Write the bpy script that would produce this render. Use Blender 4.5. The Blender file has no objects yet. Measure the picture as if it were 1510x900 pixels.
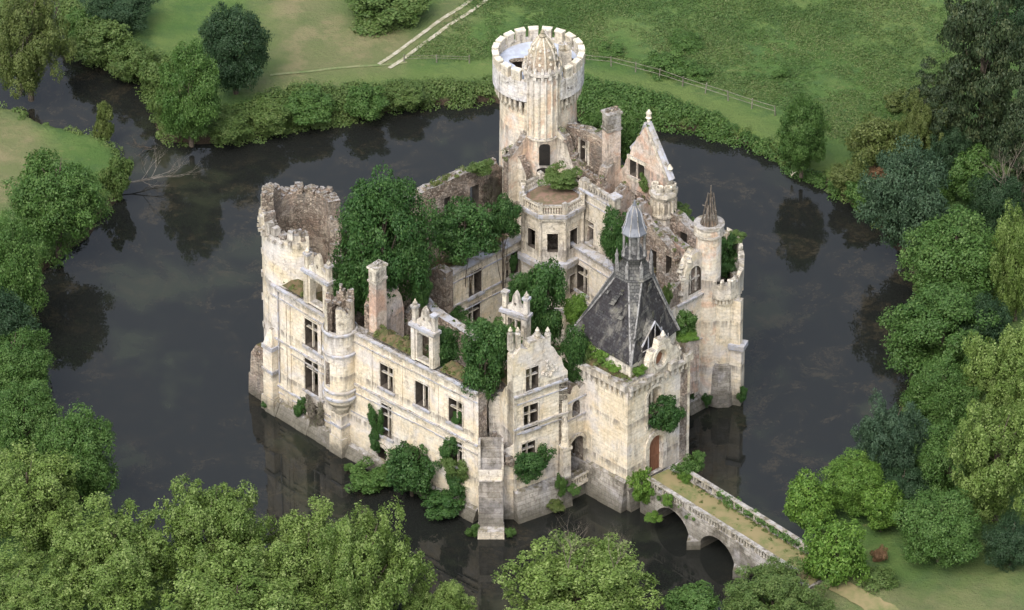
import bpy, bmesh, math, random
import numpy as np
from mathutils import Vector
from mathutils.geometry import tessellate_polygon
random.seed(7); rng = np.random.default_rng(7)
S = bpy.context.scene
C = S.collection
PI = math.pi
R = math.radians

# ------------------------------------------------------------------ camera
PITCH = R(33.0); DIST = 625.0; FPX = 10000.0
cam = bpy.data.cameras.new('camera'); camo = bpy.data.objects.new('camera', cam); C.objects.link(camo)
CL = Vector((0, -DIST*math.cos(PITCH), DIST*math.sin(PITCH)))
camo.location = CL; camo.rotation_euler = (PI/2-PITCH, 0, 0)
cam.sensor_width = 36; cam.lens = FPX/1510*36; cam.clip_start = 1; cam.clip_end = 9000
S.camera = camo
FW = Vector((0, math.cos(PITCH), -math.sin(PITCH))); UP = Vector((0, math.sin(PITCH), math.cos(PITCH))); RT = Vector((1, 0, 0))
def ray(x, y): return (FW + RT*((x-755)/FPX) + UP*((450-y)/FPX))
def P(x, y, z=0.0):
    d = ray(x, y); t = (z-CL.z)/d.z; p = CL+d*t
    return Vector((p.x, p.y))
def zat(xy, y):
    """height at which the vertical line through xy is seen at picture row y"""
    lo, hi = -20.0, 60.0
    for _ in range(40):
        m = (lo+hi)/2; v = Vector((xy[0], xy[1], m))-CL
        yy = 450-FPX*v.dot(UP)/v.dot(FW)
        if yy > y: lo = m
        else: hi = m
    return (lo+hi)/2
M16 = DIST/FPX   # metres per pixel at the centre

# ------------------------------------------------------------------ materials
def newmat(name):
    m = bpy.data.materials.new(name); m.use_nodes = True
    nt = m.node_tree; nt.nodes.clear()
    out = nt.nodes.new('ShaderNodeOutputMaterial'); b = nt.nodes.new('ShaderNodeBsdfPrincipled')
    nt.links.new(b.outputs[0], out.inputs[0])
    b.inputs['Specular IOR Level'].default_value = 0.25
    return m, nt, b, out
def N(nt, t, **k):
    n = nt.nodes.new(t)
    for a, v in k.items():
        if a.startswith('i_'):
            key = a[2:].replace('_', ' ')
            n.inputs[key].default_value = v
        else: setattr(n, a, v)
    return n
def mixc(nt, fac, a, b, mode='MIX'):
    n = nt.nodes.new('ShaderNodeMix'); n.data_type = 'RGBA'; n.blend_type = mode
    for sock, v in ((n.inputs[0], fac), (n.inputs[6], a), (n.inputs[7], b)):
        if hasattr(v, 'type') and hasattr(v, 'is_linked'): nt.links.new(v, sock)
        elif isinstance(v, (int, float)): sock.default_value = v
        else: sock.default_value = (v[0], v[1], v[2], 1)
    return n.outputs[2]
def noise(nt, vec, scale, detail=4, rough=0.6, dist=0.0, sc3=None):
    if sc3:
        mp = N(nt, 'ShaderNodeMapping'); mp.inputs['Scale'].default_value = sc3
        nt.links.new(vec, mp.inputs[0]); vec = mp.outputs[0]
    n = N(nt, 'ShaderNodeTexNoise'); n.inputs['Scale'].default_value = scale
    n.inputs['Detail'].default_value = detail; n.inputs['Roughness'].default_value = rough; n.inputs['Distortion'].default_value = dist
    nt.links.new(vec, n.inputs['Vector']); return n.outputs['Fac']
def ramp(nt, v, lo, hi, a=0.0, b=1.0):
    n = N(nt, 'ShaderNodeMapRange', interpolation_type='SMOOTHSTEP')
    n.inputs[1].default_value = lo; n.inputs[2].default_value = hi; n.inputs[3].default_value = a; n.inputs[4].default_value = b
    nt.links.new(v, n.inputs[0]); return n.outputs[0]
def math_(nt, op, a, b):
    n = N(nt, 'ShaderNodeMath', operation=op)
    for s, v in ((n.inputs[0], a), (n.inputs[1], b)):
        if isinstance(v, (int, float)): s.default_value = v
        else: nt.links.new(v, s)
    return n.outputs[0]
def bump(nt, b, h, strength, dist):
    n = N(nt, 'ShaderNodeBump'); n.inputs['Strength'].default_value = strength; n.inputs['Distance'].default_value = dist
    nt.links.new(h, n.inputs['Height']); nt.links.new(n.outputs[0], b.inputs['Normal'])

def stone_mat(name, base, pale, pink=0.0, stain=0.5, course=0.35, wash=0.3, topmoss=True, rubble=0.0, damp=True, pinkc=(0.50, 0.27, 0.17), coursec=0.82, cmix=.5, grime=.85, jointmix=.2, fine=.74):
    m, nt, b, out = newmat(name)
    geo = N(nt, 'ShaderNodeNewGeometry'); pos = geo.outputs['Position']
    uv = N(nt, 'ShaderNodeUVMap').outputs[0]
    col = mixc(nt, ramp(nt, noise(nt, pos, 0.45, 8, .72), .40, .60), base, pale)
    # ashlar courses
    br = N(nt, 'ShaderNodeTexBrick'); br.inputs['Scale'].default_value = 1.0
    br.inputs['Brick Width'].default_value = course*2.1; br.inputs['Row Height'].default_value = course
    br.inputs['Mortar Size'].default_value = 0.018; br.inputs['Mortar Smooth'].default_value = .5
    br.inputs['Color1'].default_value = (1, 1, 1, 1); br.inputs['Color2'].default_value = (coursec, coursec, coursec*.98, 1); br.inputs['Mortar'].default_value = (.62, .58, .52, 1)
    nt.links.new(uv, br.inputs['Vector'])
    col = mixc(nt, cmix, col, br.outputs['Color'], 'MULTIPLY')
    # whitish / lilac lime wash patches
    if wash:
        w = math_(nt, 'MULTIPLY', ramp(nt, noise(nt, pos, 0.20, 7, .62, .5), .49, .60), wash)
        col = mixc(nt, w, col, (0.56, 0.545, 0.565))
    if pink:
        w = math_(nt, 'MULTIPLY', ramp(nt, noise(nt, pos, 0.42, 7, .62, .6), .46, .60), pink)
        col = mixc(nt, w, col, pinkc)
    # warm ochre bleed
    col = mixc(nt, ramp(nt, noise(nt, pos, 0.8, 5, .6), .5, .8, 0, .5), col, (base[0]*.95, base[1]*.80, base[2]*.58))
    # runs of rain dirt
    st = ramp(nt, noise(nt, pos, 1.0, 8, .74, .4, (1.7, 1.7, .28)), .51, .66, 0, stain)
    col = mixc(nt, st, col, (0.20, 0.18, 0.155))
    st = ramp(nt, noise(nt, pos, 1.1, 10, .8, .4), .53, .63, 0, stain*.9)
    col = mixc(nt, st, col, (0.125, 0.112, 0.092))
    if rubble:
        nz = N(nt, 'ShaderNodeTexNoise'); nz.inputs['Scale'].default_value = 2.2; nz.inputs['Detail'].default_value = 5; nt.links.new(pos, nz.inputs['Vector'])
        wp = N(nt, 'ShaderNodeVectorMath', operation='MULTIPLY_ADD'); nt.links.new(nz.outputs['Color'], wp.inputs[0]); wp.inputs[1].default_value = (.5, .5, .5); nt.links.new(pos, wp.inputs[2])
        vo = N(nt, 'ShaderNodeTexVoronoi'); vo.inputs['Scale'].default_value = 3.6; nt.links.new(wp.outputs[0], vo.inputs['Vector'])
        v2 = N(nt, 'ShaderNodeTexVoronoi', feature='DISTANCE_TO_EDGE'); v2.inputs['Scale'].default_value = 3.6; nt.links.new(wp.outputs[0], v2.inputs['Vector'])
        clean = col
        sep = N(nt, 'ShaderNodeSeparateColor'); nt.links.new(vo.outputs['Color'], sep.inputs[0])
        col = mixc(nt, ramp(nt, sep.outputs[0], 0, 1, 0, rubble), col, (base[0]*.38, base[1]*.33, base[2]*.32))
        col = mixc(nt, ramp(nt, v2.outputs['Distance'], 0.02, .12, rubble*.8, 0), col, (0.09, 0.075, 0.06))
        # remains of plaster over the rubble
        col = mixc(nt, ramp(nt, noise(nt, pos, .38, 7, .68, .4), .50, .60, 0, .85), col, clean)
        bh = ramp(nt, v2.outputs['Distance'], 0, .25)
    sz_ = N(nt, 'ShaderNodeSeparateXYZ'); nt.links.new(pos, sz_.inputs[0])
    if grime:   # water marks hanging under the ledges
        streak = ramp(nt, noise(nt, pos, 1.0, 7, .72, .3, (2.2, 2.2, .16)), .40, .60)
        for zc_, dep in ((13.3, 1.7), (8.9, .9), (4.2, 1.0), (19.5, 2.5)):
            g = math_(nt, 'MULTIPLY', ramp(nt, sz_.outputs[2], zc_-dep, zc_-.05), ramp(nt, sz_.outputs[2], zc_, zc_+.1, 1, 0))
            col = mixc(nt, math_(nt, 'MULTIPLY', math_(nt, 'MULTIPLY', g, streak), grime), col, (0.20, 0.18, 0.155))
    if damp:   # moss and dark band close to the water line, ragged upper edge
        sx = N(nt, 'ShaderNodeSeparateXYZ'); nt.links.new(pos, sx.inputs[0])
        zz = math_(nt, 'ADD', sx.outputs[2], math_(nt, 'MULTIPLY', noise(nt, pos, .6, 5, .7), -4.2))
        col = mixc(nt, ramp(nt, zz, -1.5, 1.2, .35, 0), col, (0.26, 0.25, 0.24))
        zz2 = math_(nt, 'ADD', sx.outputs[2], math_(nt, 'MULTIPLY', noise(nt, pos, .9, 7, .75), -5.0))
        col = mixc(nt, ramp(nt, zz2, -2.4, -.5, .85, 0), col, (0.10, 0.093, 0.07))
    if topmoss:  # lichen on ledges
        sn = N(nt, 'ShaderNodeSeparateXYZ'); nt.links.new(geo.outputs['True Normal'], sn.inputs[0])
        t = ramp(nt, sn.outputs[2], .55, .85)
        lich = mixc(nt, ramp(nt, noise(nt, pos, 1.3, 6, .7), .4, .62), (0.34, 0.33, 0.33), (0.115, 0.10, 0.06))
        col = mixc(nt, math_(nt, 'MULTIPLY', t, .8), col, lich)
    col = mixc(nt, jointmix, col, br.outputs['Color'], 'MULTIPLY')
    fg_ = N(nt, 'ShaderNodeCombineColor'); f1 = ramp(nt, noise(nt, pos, 3.2, 9, .8), .36, .64, fine, 1.14)
    for q in range(3): nt.links.new(f1, fg_.inputs[q])
    col = mixc(nt, 1.0, col, fg_.outputs[0], 'MULTIPLY')
    nt.links.new(col, b.inputs['Base Color']); b.inputs['Roughness'].default_value = .9
    h = math_(nt, 'ADD', noise(nt, pos, 3.0, 7, .7), math_(nt, 'MULTIPLY', br.outputs['Fac'], -.25))
    if rubble: h = math_(nt, 'ADD', h, math_(nt, 'MULTIPLY', bh, 1.2*rubble))
    bump(nt, b, h, .8, .12)
    return m
MS = stone_mat('cream_stone', (0.66, 0.575, 0.425), (0.72, 0.66, 0.55), fine=.86, stain=.5, wash=.6, pink=.2, pinkc=(.56, .43, .28))
MSK = stone_mat('keep_stone', (0.66, 0.57, 0.44), (0.73, 0.67, 0.56), fine=.84, stain=.4, wash=.5, pink=.75, pinkc=(.60, .40, .28), damp=False)
MR = stone_mat('rubble_stone', (0.40, 0.335, 0.27), (0.52, 0.455, 0.37), stain=.9, wash=.25, pink=.3, rubble=.8, pinkc=(.40, .24, .17))
MPK = stone_mat('pink_brick', (0.57, 0.46, 0.375), (0.64, 0.56, 0.48), stain=.8, wash=.5, pink=.7, course=.16, damp=False, pinkc=(.50, .30, .21))
MG = stone_mat('grey_stone', (0.13, 0.115, 0.09), (0.46, 0.43, 0.38), stain=.7, wash=.5, jointmix=.9, pink=0, cmix=1.0, course=.42)
MGD = stone_mat('dark_stone', (0.10, 0.088, 0.07), (0.34, 0.31, 0.27), stain=.7, wash=.25, jointmix=1.0, pink=0, cmix=1.0, course=.5, topmoss=False, grime=0)
MBR = stone_mat('bridge_stone', (0.34, 0.31, 0.25), (0.46, 0.43, 0.37), stain=1.1, wash=.2, pink=0, damp=False, grime=0)
MTR = stone_mat('trim_stone', (0.53, 0.47, 0.365), (0.65, 0.595, 0.50), stain=.8, wash=.35, pink=0, coursec=.92, course=.6, damp=False)
MCAP = stone_mat('cap_stone', (0.66, 0.60, 0.48), (0.72, 0.67, 0.57), stain=.3, wash=.1, pink=0, topmoss=False, course=.9, damp=False)

def ledge_mat():
    m, nt, b, out = newmat('grey_ledge')
    pos = N(nt, 'ShaderNodeNewGeometry').outputs['Position']
    col = mixc(nt, ramp(nt, noise(nt, pos, .9, 6, .7), .38, .62), (0.36, 0.375, 0.43), (0.30, 0.275, 0.24))
    col = mixc(nt, ramp(nt, noise(nt, pos, 1.7, 7, .75), .52, .66), col, (0.13, 0.115, 0.085))
    nt.links.new(col, b.inputs['Base Color']); b.inputs['Roughness'].default_value = .8
    bump(nt, b, noise(nt, pos, 4, 6, .7), .7, .08); return m
MLE = ledge_mat()
def slate_mat(name='slate', a=(0.026, 0.023, 0.026), c=(0.055, 0.055, 0.060), lich=.5, rough=.6):
    m, nt, b, out = newmat(name)
    pos = N(nt, 'ShaderNodeNewGeometry').outputs['Position']; uv = N(nt, 'ShaderNodeUVMap').outputs[0]
    br = N(nt, 'ShaderNodeTexBrick'); br.inputs['Scale'].default_value = 1; br.inputs['Brick Width'].default_value = .32; br.inputs['Row Height'].default_value = .24
    br.inputs['Mortar Size'].default_value = .02; br.inputs['Color1'].default_value = (*a, 1); br.inputs['Color2'].default_value = (*c, 1); br.inputs['Mortar'].default_value = (.02, .02, .02, 1)
    br.inputs['Bias'].default_value = -.3
    nt.links.new(uv, br.inputs['Vector'])
    col = mixc(nt, ramp(nt, noise(nt, pos, .5, 7, .7, .3, (1.6, 1.6, .5)), .50, .68, 0, lich), br.outputs['Color'], (0.22, 0.21, 0.18))
    col = mixc(nt, ramp(nt, noise(nt, pos, 1.6, 8, .75), .58, .70, 0, lich), col, (0.30, 0.29, 0.27))
    col = mixc(nt, ramp(nt, noise(nt, pos, .7, 6, .7), .60, .72, 0, lich), col, (0.12, 0.12, 0.05))
    nt.links.new(col, b.inputs['Base Color']); b.inputs['Roughness'].default_value = rough
    bump(nt, b, math_(nt, 'ADD', br.outputs['Fac'], noise(nt, pos, 3, 5, .7)), .6, .06); return m
MSL = slate_mat(); MSLG = slate_mat('weathered_slate', (0.055, 0.055, 0.055), (0.12, 0.12, 0.11), .75)
MLD = None
def simple(name, a, c, scale=2, rough=.85, sc3=None, lo=.4, hi=.6):
    m, nt, b, out = newmat(name)
    pos = N(nt, 'ShaderNodeNewGeometry').outputs['Position']
    nt.links.new(mixc(nt, ramp(nt, noise(nt, pos, scale, 6, .7, .2, sc3), lo, hi), a, c), b.inputs['Base Color'])
    b.inputs['Roughness'].default_value = rough
    bump(nt, b, noise(nt, pos, scale*3, 5, .7), .5, .05); return m
MREV = simple('painted_shade', (0.09, 0.075, 0.06), (0.05, 0.042, 0.035), 1.5)  # shade of deep openings and gaps, painted as a dark tone
MLD = simple('lead_sheet', (0.11, 0.118, 0.14), (0.18, 0.19, 0.215), 1.2, .5, (1, 1, .3))
MLG = simple('weathered_lead', (0.26, 0.255, 0.25), (0.12, 0.115, 0.11), 2.5)
MWOOD = simple('door_wood', (0.24, 0.115, 0.065), (0.16, 0.075, 0.045), 5, .7, (4, 4, .3))
MBEAM = simple('grey_timber', (0.17, 0.145, 0.12), (0.08, 0.065, 0.05), 3)
MBARK = simple('bark', (0.10, 0.08, 0.06), (0.055, 0.045, 0.035), 3)
MDEAD = simple('dead_wood', (0.17, 0.155, 0.135), (0.09, 0.08, 0.065), 3)
MEARTH = simple('earth', (0.085, 0.065, 0.04), (0.05, 0.055, 0.022), .8)
MTURF = simple('dry_turf', (0.115, 0.082, 0.046), (0.05, 0.058, 0.02), 1.6)
MDECK = simple('bridge_turf', (0.20, 0.165, 0.085), (0.105, 0.125, 0.045), .5, lo=.42, hi=.68)
MFW = simple('fence_wood', (0.20, 0.19, 0.15), (0.12, 0.115, 0.085), 3)
MTERR = simple('pale_roofing', (0.42, 0.47, 0.57), (0.33, 0.36, 0.43), .8, .5)
MRUST = simple('rusty_iron', (0.16, 0.13, 0.11), (0.25, 0.23, 0.20), 4)

LEAFMATS = {}
def leaf_mat(name, a, c, d, transl=.35):
    m, nt, b, out = newmat(name)
    at = N(nt, 'ShaderNodeAttribute', attribute_name='var'); sep = N(nt, 'ShaderNodeSeparateColor'); nt.links.new(at.outputs['Color'], sep.inputs[0])
    oi = N(nt, 'ShaderNodeObjectInfo')
    col = mixc(nt, sep.outputs[0], a, c)
    col = mixc(nt, ramp(nt, sep.outputs[1], .4, 1, 0, .8), col, d)
    col = mixc(nt, ramp(nt, oi.outputs['Random'], 0, 1, 0, .18), col, (a[0]*.7, a[1]*.75, a[2]*.9))
    nt.links.new(col, b.inputs['Base Color']); b.inputs['Roughness'].default_value = .55; b.inputs['Specular IOR Level'].default_value = .3
    tr = N(nt, 'ShaderNodeBsdfTranslucent'); nt.links.new(mixc(nt, .5, col, (a[0]*1.2, a[1]*1.3, a[2]*.5)), tr.inputs[0])
    mx = N(nt, 'ShaderNodeMixShader'); mx.inputs[0].default_value = transl
    nt.links.new(b.outputs[0], mx.inputs[1]); nt.links.new(tr.outputs[0], mx.inputs[2]); nt.links.new(mx.outputs[0], out.inputs[0])
    LEAFMATS[name] = m; return m
leaf_mat('pale', (0.078, 0.135, 0.026), (0.170, 0.250, 0.055), (0.31, 0.385, 0.14))
leaf_mat('mid', (0.042, 0.098, 0.020), (0.085, 0.165, 0.036), (0.15, 0.235, 0.07))
leaf_mat('dark', (0.022, 0.052, 0.022), (0.038, 0.078, 0.033), (0.055, 0.10, 0.04))
leaf_mat('bright', (0.062, 0.135, 0.020), (0.13, 0.24, 0.035), (0.22, 0.33, 0.07))
leaf_mat('olive', (0.068, 0.100, 0.024), (0.120, 0.155, 0.042), (0.19, 0.215, 0.08))
leaf_mat('blue', (0.035, 0.070, 0.038), (0.058, 0.105, 0.055), (0.085, 0.14, 0.072))
leaf_mat('ivy', (0.026, 0.074, 0.018), (0.055, 0.125, 0.030), (0.10, 0.18, 0.05))
leaf_mat('conifer', (0.022, 0.040, 0.018), (0.045, 0.068, 0.028), (0.08, 0.095, 0.04), .15)
leaf_mat('scrub', (0.070, 0.125, 0.030), (0.110, 0.170, 0.045), (0.155, 0.195, 0.065))
leaf_mat('meadow', (0.056, 0.115, 0.028), (0.098, 0.165, 0.044), (0.185, 0.205, 0.085))
leaf_mat('brown', (0.18, 0.11, 0.06), (0.24, 0.15, 0.085), (0.30, 0.17, 0.09))
leaf_mat('vine', (0.12, 0.105, 0.085), (0.17, 0.15, 0.12), (0.10, 0.12, 0.05), .1)

MPAR = stone_mat('washed_stone', (0.60, 0.56, 0.50), (0.68, 0.66, 0.66), stain=1.1, wash=1.0, pink=0, topmoss=False, course=.5, damp=False, grime=0)
# ------------------------------------------------------------------ mesh builder
class MB:
    def __init__(s): s.v = []; s.f = []; s.m = []
    def face(s, pts, m=0):
        i = len(s.v); s.v += [tuple(p) for p in pts]; s.f.append(list(range(i, i+len(pts)))); s.m.append(m)
    def prism(s, poly, z0, z1, m=0, mt=None, mb_=None):
        """poly: xy list; closed solid"""
        n = len(poly); mt = m if mt is None else mt
        zt = z1 if isinstance(z1, (list, tuple)) else [z1]*n
        i = len(s.v)
        s.v += [(p[0], p[1], z0) for p in poly]+[(p[0], p[1], zt[k]) for k, p in enumerate(poly)]
        for k in range(n):
            j = (k+1) % n; s.f.append([i+k, i+j, i+n+j, i+n+k]); s.m.append(m)
        s.f.append([i+k for k in range(n-1, -1, -1)]); s.m.append(m)
        s.f.append([i+n+k for k in range(n)]); s.m.append(mt)
    def box(s, c, sx, sy, z0, z1, rot=0, m=0, mt=None, taper=1.0):
        ca, sa = math.cos(rot), math.sin(rot)
        q = [(-sx/2, -sy/2), (sx/2, -sy/2), (sx/2, sy/2), (-sx/2, sy/2)]
        i = len(s.v)
        for z, t in ((z0, 1), (z1, taper)):
            s.v += [(c[0]+(a*ca-b*sa)*t, c[1]+(a*sa+b*ca)*t, z) for a, b in q]
        for k in range(4):
            j = (k+1) % 4; s.f.append([i+k, i+j, i+4+j, i+4+k]); s.m.append(m)
        s.f.append([i+3, i+2, i+1, i]); s.m.append(m); s.f.append([i+4, i+5, i+6, i+7]); s.m.append(m if mt is None else mt)
    def lathe(s, c, prof, n=24, m=0, a0=0.0, cap=True, rfun=None):
        i = len(s.v); k = len(prof)
        for (r, z) in prof:
            for j in range(n):
                a = a0+2*PI*j/n; rr = r*(rfun(j) if rfun else 1)
                s.v.append((c[0]+rr*math.cos(a), c[1]+rr*math.sin(a), z))
        for q in range(k-1):
            for j in range(n):
                jj = (j+1) % n
                s.f.append([i+q*n+j, i+q*n+jj, i+(q+1)*n+jj, i+(q+1)*n+j]); s.m.append(m)
        if cap:
            s.f.append([i+j for j in range(n-1, -1, -1)]); s.m.append(m)
            s.f.append([i+(k-1)*n+j for j in range(n)]); s.m.append(m)
    def tube(s, pts, rads, n=6, m=0):
        pts = [Vector(p) for p in pts]; i = len(s.v)
        for q, p in enumerate(pts):
            d = (pts[min(q+1, len(pts)-1)]-pts[max(q-1, 0)]).normalized()
            a = d.orthogonal().normalized(); b_ = d.cross(a)
            if q and abs(d.z) < .99: a = d.cross(Vector((0, 0, 1))).normalized(); b_ = d.cross(a)
            for j in range(n):
                t = 2*PI*j/n; v = p+(a*math.cos(t)+b_*math.sin(t))*rads[q]; s.v.append(tuple(v))
        for q in range(len(pts)-1):
            for j in range(n):
                jj = (j+1) % n; s.f.append([i+q*n+j, i+q*n+jj, i+(q+1)*n+jj, i+(q+1)*n+j]); s.m.append(m)
        s.f.append([i+j for j in range(n)]); s.m.append(m); s.f.append([i+(len(pts)-1)*n+j for j in range(n)]); s.m.append(m)
    def ring(s, outer, inner, z0, ztops, m=0, mi=1, mt=0, closed=True):
        n = len(outer); segs = n if closed else n-1
        for k in range(segs):
            j = (k+1) % n; zt = ztops[k]
            if zt <= z0: continue
            o0, o1, i0, i1 = outer[k], outer[j], inner[k], inner[j]
            s.face([(o0[0], o0[1], z0), (o1[0], o1[1], z0), (o1[0], o1[1], zt), (o0[0], o0[1], zt)], m)
            s.face([(i1[0], i1[1], z0), (i0[0], i0[1], z0), (i0[0], i0[1], zt), (i1[0], i1[1], zt)], mi)
            s.face([(o0[0], o0[1], zt), (o1[0], o1[1], zt), (i1[0], i1[1], zt), (i0[0], i0[1], zt)], mt)
            for (oo, ii, nb) in ((o0, i0, (k-1) % n), (o1, i1, (k+1) % n)):
                zn = ztops[nb] if (closed or 0 <= nb < segs) else z0
                if (not closed) and ((nb == n-1)): zn = z0
                if zn < zt-1e-4: s.face([(oo[0], oo[1], zn), (ii[0], ii[1], zn), (ii[0], ii[1], zt), (oo[0], oo[1], zt)], mi)
    def rubble(s, pts, n, size, m=0):
        """loose stones along a 3D polyline"""
        for _ in range(n):
            k = random.randrange(len(pts)-1); t = random.random(); a, b = Vector(pts[k]), Vector(pts[k+1]); p = a.lerp(b, t)
            q = size*random.uniform(.5, 1.25); rot = random.uniform(0, PI)
            p += Vector((random.uniform(-.25, .25), random.uniform(-.25, .25), 0))
            s.box(p, q, q*random.uniform(.6, 1.1), p.z-.12, p.z+q*random.uniform(.25, .6), rot, m, taper=random.uniform(.6, .95))
    def build(s, name, mats, parent=None, recalc=True, smooth=False):
        me = bpy.data.meshes.new(name); me.from_pydata(s.v, [], s.f); 
        if recalc:
            bm = bmesh.new(); bm.from_mesh(me)
            bmesh.ops.remove_doubles(bm, verts=bm.verts, dist=0.0004)
            s_m = None
            bm.to_mesh(me); bm.free()
            if len(me.polygons) == len(s.m):
                me.polygons.foreach_set('material_index', s.m)
            else:
                me.clear_geometry(); me.from_pydata(s.v, [], s.f); me.polygons.foreach_set('material_index', s.m)
            bm = bmesh.new(); bm.from_mesh(me); bmesh.ops.recalc_face_normals(bm, faces=bm.faces); bm.to_mesh(me); bm.free()
        else: me.polygons.foreach_set('material_index', s.m)
        if not isinstance(mats, (list, tuple)): mats = [mats]
        for m in mats: me.materials.append(m)
        uvl = me.uv_layers.new(name='UVMap'); n = len(me.loops)
        co = np.empty(len(me.vertices)*3); me.vertices.foreach_get('co', co); co = co.reshape(-1, 3)
        vi = np.empty(n, dtype=np.int32); me.loops.foreach_get('vertex_index', vi)
        nf = len(me.polygons); nr = np.empty(nf*3); me.polygons.foreach_get('normal', nr); nr = nr.reshape(-1, 3)
        lt = np.empty(nf, dtype=np.int32); me.polygons.foreach_get('loop_total', lt)
        ln = np.repeat(nr, lt, axis=0); p = co[vi]
        h = np.hypot(ln[:, 0], ln[:, 1]); flat = h < .5
        sg = np.where((ln[:, 0]+ln[:, 1]*.3) < 0, -1, 1)
        tx = np.where(flat, 1, -ln[:, 1]/np.maximum(h, 1e-6)*sg); ty = np.where(flat, 0, ln[:, 0]/np.maximum(h, 1e-6)*sg)
        u = p[:, 0]*tx+p[:, 1]*ty; v = np.where(flat, p[:, 1], p[:, 2])
        uvl.data.foreach_set('uv', np.stack([u, v], 1).ravel().astype(np.float32))
        if smooth: me.polygons.foreach_set('use_smooth', [True]*nf)
        o = bpy.data.objects.new(name, me); C.objects.link(o)
        if parent: o.parent = parent
        return o
def tag(o, label=None, cat=None, group=None, kind=None):
    if label: o['label'] = label
    if cat: o['category'] = cat
    if group: o['group'] = group
    if kind: o['kind'] = kind
    return o
def empty(name, loc=(0, 0, 0)):
    o = bpy.data.objects.new(name, None); o.location = loc; C.objects.link(o); return o
def copyobj(o, parent=None):
    c = o.copy(); C.objects.link(c); c.parent = parent
    return c

# ------------------------------------------------------------------ wall frames
class Fr:
    """vertical plane from A to B (outside on the right hand of A->B)"""
    def __init__(s, A, B):
        s.A = Vector(A[:2]); s.B = Vector(B[:2]); s.L = (s.B-s.A).length; s.d = (s.B-s.A)/s.L; s.n = Vector((s.d.y, -s.d.x))
        s.rot = math.atan2(s.d.y, s.d.x)
    def pt(s, u, z, out=0.0):
        p = s.A+s.d*u+s.n*out; return (p.x, p.y, z)
    def uz(s, x, y):
        r = ray(x, y); nn = Vector((s.n.x, s.n.y, 0)); t = (Vector((s.A.x, s.A.y, 0))-CL).dot(nn)/r.dot(nn)
        p = CL+r*t; return ((Vector((p.x, p.y))-s.A).dot(s.d), p.z)
    def wz(s, xl, xr, yc, h):
        """opening from picture columns xl..xr, centre row yc, height h metres"""
        xm = (xl+xr)/2; u, z = s.uz(xm, yc)
        # columns at constant height z
        def ucol(x):
            lo = u-12; hi = u+12
            p = P
            for _ in range(40):
                m = (lo+hi)/2; q = Vector(s.pt(m, z))-CL; xx = 755+FPX*q.dot(RT)/q.dot(FW)
                if (xx < x) == (s.d.x > 0): lo = m
                else: hi = m
            return (lo+hi)/2
        a, b = sorted((ucol(xl), ucol(xr)))
        return a, b, z-h/2, z+h/2
def FP(x0, y0, x1, y1, z=0): return Fr(P(x0, y0, z), P(x1, y1, z))
def jag(pts, amp=.35, step=.45, chunk=.35):
    out = []; carry = 0
    for (u0, z0), (u1, z1) in zip(pts[:-1], pts[1:]):
        n = max(1, int(math.hypot(u1-u0, z1-z0)/step))
        for k in range(n):
            t = k/n; u = u0+(u1-u0)*t; z = z0+(z1-z0)*t
            if random.random() < chunk: carry = random.uniform(-amp, amp*.6)
            if (k or out): out.append((u+random.uniform(-.08, .08), z+carry+random.uniform(-.08, .08)))
            else: out.append((u, z))
    out.append(pts[-1]); return out
def arch_poly(u0, u1, z0, z1, rise=None, n=9):
    w = (u1-u0)/2; rise = w if rise is None else rise; c = (u0+u1)/2; zs = z1-rise
    return [(u0, z0), (u1, z0)]+[(c+w*math.cos(PI*k/n), zs+rise*math.sin(PI*k/n)) for k in range(n+1)]
def rect(u0, u1, z0, z1): return [(u0, z0), (u1, z0), (u1, z1), (u0, z1)]
def oval(u, z, a, b, n=14): return [(u+a*math.cos(2*PI*k/n), z+b*math.sin(2*PI*k/n)) for k in range(n)]
TOPS = []
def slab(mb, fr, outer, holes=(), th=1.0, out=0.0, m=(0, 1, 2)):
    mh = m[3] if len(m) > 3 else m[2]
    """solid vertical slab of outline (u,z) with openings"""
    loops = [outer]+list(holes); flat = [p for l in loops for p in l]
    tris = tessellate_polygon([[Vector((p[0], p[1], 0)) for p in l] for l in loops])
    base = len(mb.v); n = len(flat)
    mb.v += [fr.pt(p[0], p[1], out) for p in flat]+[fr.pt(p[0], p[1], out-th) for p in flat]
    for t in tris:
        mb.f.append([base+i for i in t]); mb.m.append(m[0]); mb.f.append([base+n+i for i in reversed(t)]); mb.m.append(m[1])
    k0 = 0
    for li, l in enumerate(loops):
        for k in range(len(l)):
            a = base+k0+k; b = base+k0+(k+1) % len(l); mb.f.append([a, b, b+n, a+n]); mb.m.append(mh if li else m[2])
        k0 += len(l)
def bar(mb, fr, u0, u1, z0, z1, out, depth, m=0):
    p = [fr.pt(u0, 0, out), fr.pt(u1, 0, out), fr.pt(u1, 0, out-depth), fr.pt(u0, 0, out-depth)]
    mb.prism([(q[0], q[1]) for q in p], z0, z1, m)
def cornice(fr, u0, u1, z, h=.35, proj=.3, parent=None, two=True, depth=None, name='string_course'):
    mb = MB(); d = depth or proj
    segs = max(1, int((u1-u0)/2.2)); 
    for k in range(segs):    # blocks laid end to end, some a little displaced
        a = u0+(u1-u0)*k/segs; b = u0+(u1-u0)*(k+1)/segs; j = random.uniform(-.03, .03)
        bar(mb, fr, a+.004, b-.004, z+j, z+h*.32+j, proj*.8+random.uniform(-.04, .03), d-.003 if not depth else d, 0)
        if two: bar(mb, fr, a+.004, b-.004, z-h*.35+j, z-.003+j, proj*.6, proj*.6-.003, 1)
    return mb.build(name, [MLE, MTR], parent)
WN = [0]
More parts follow.
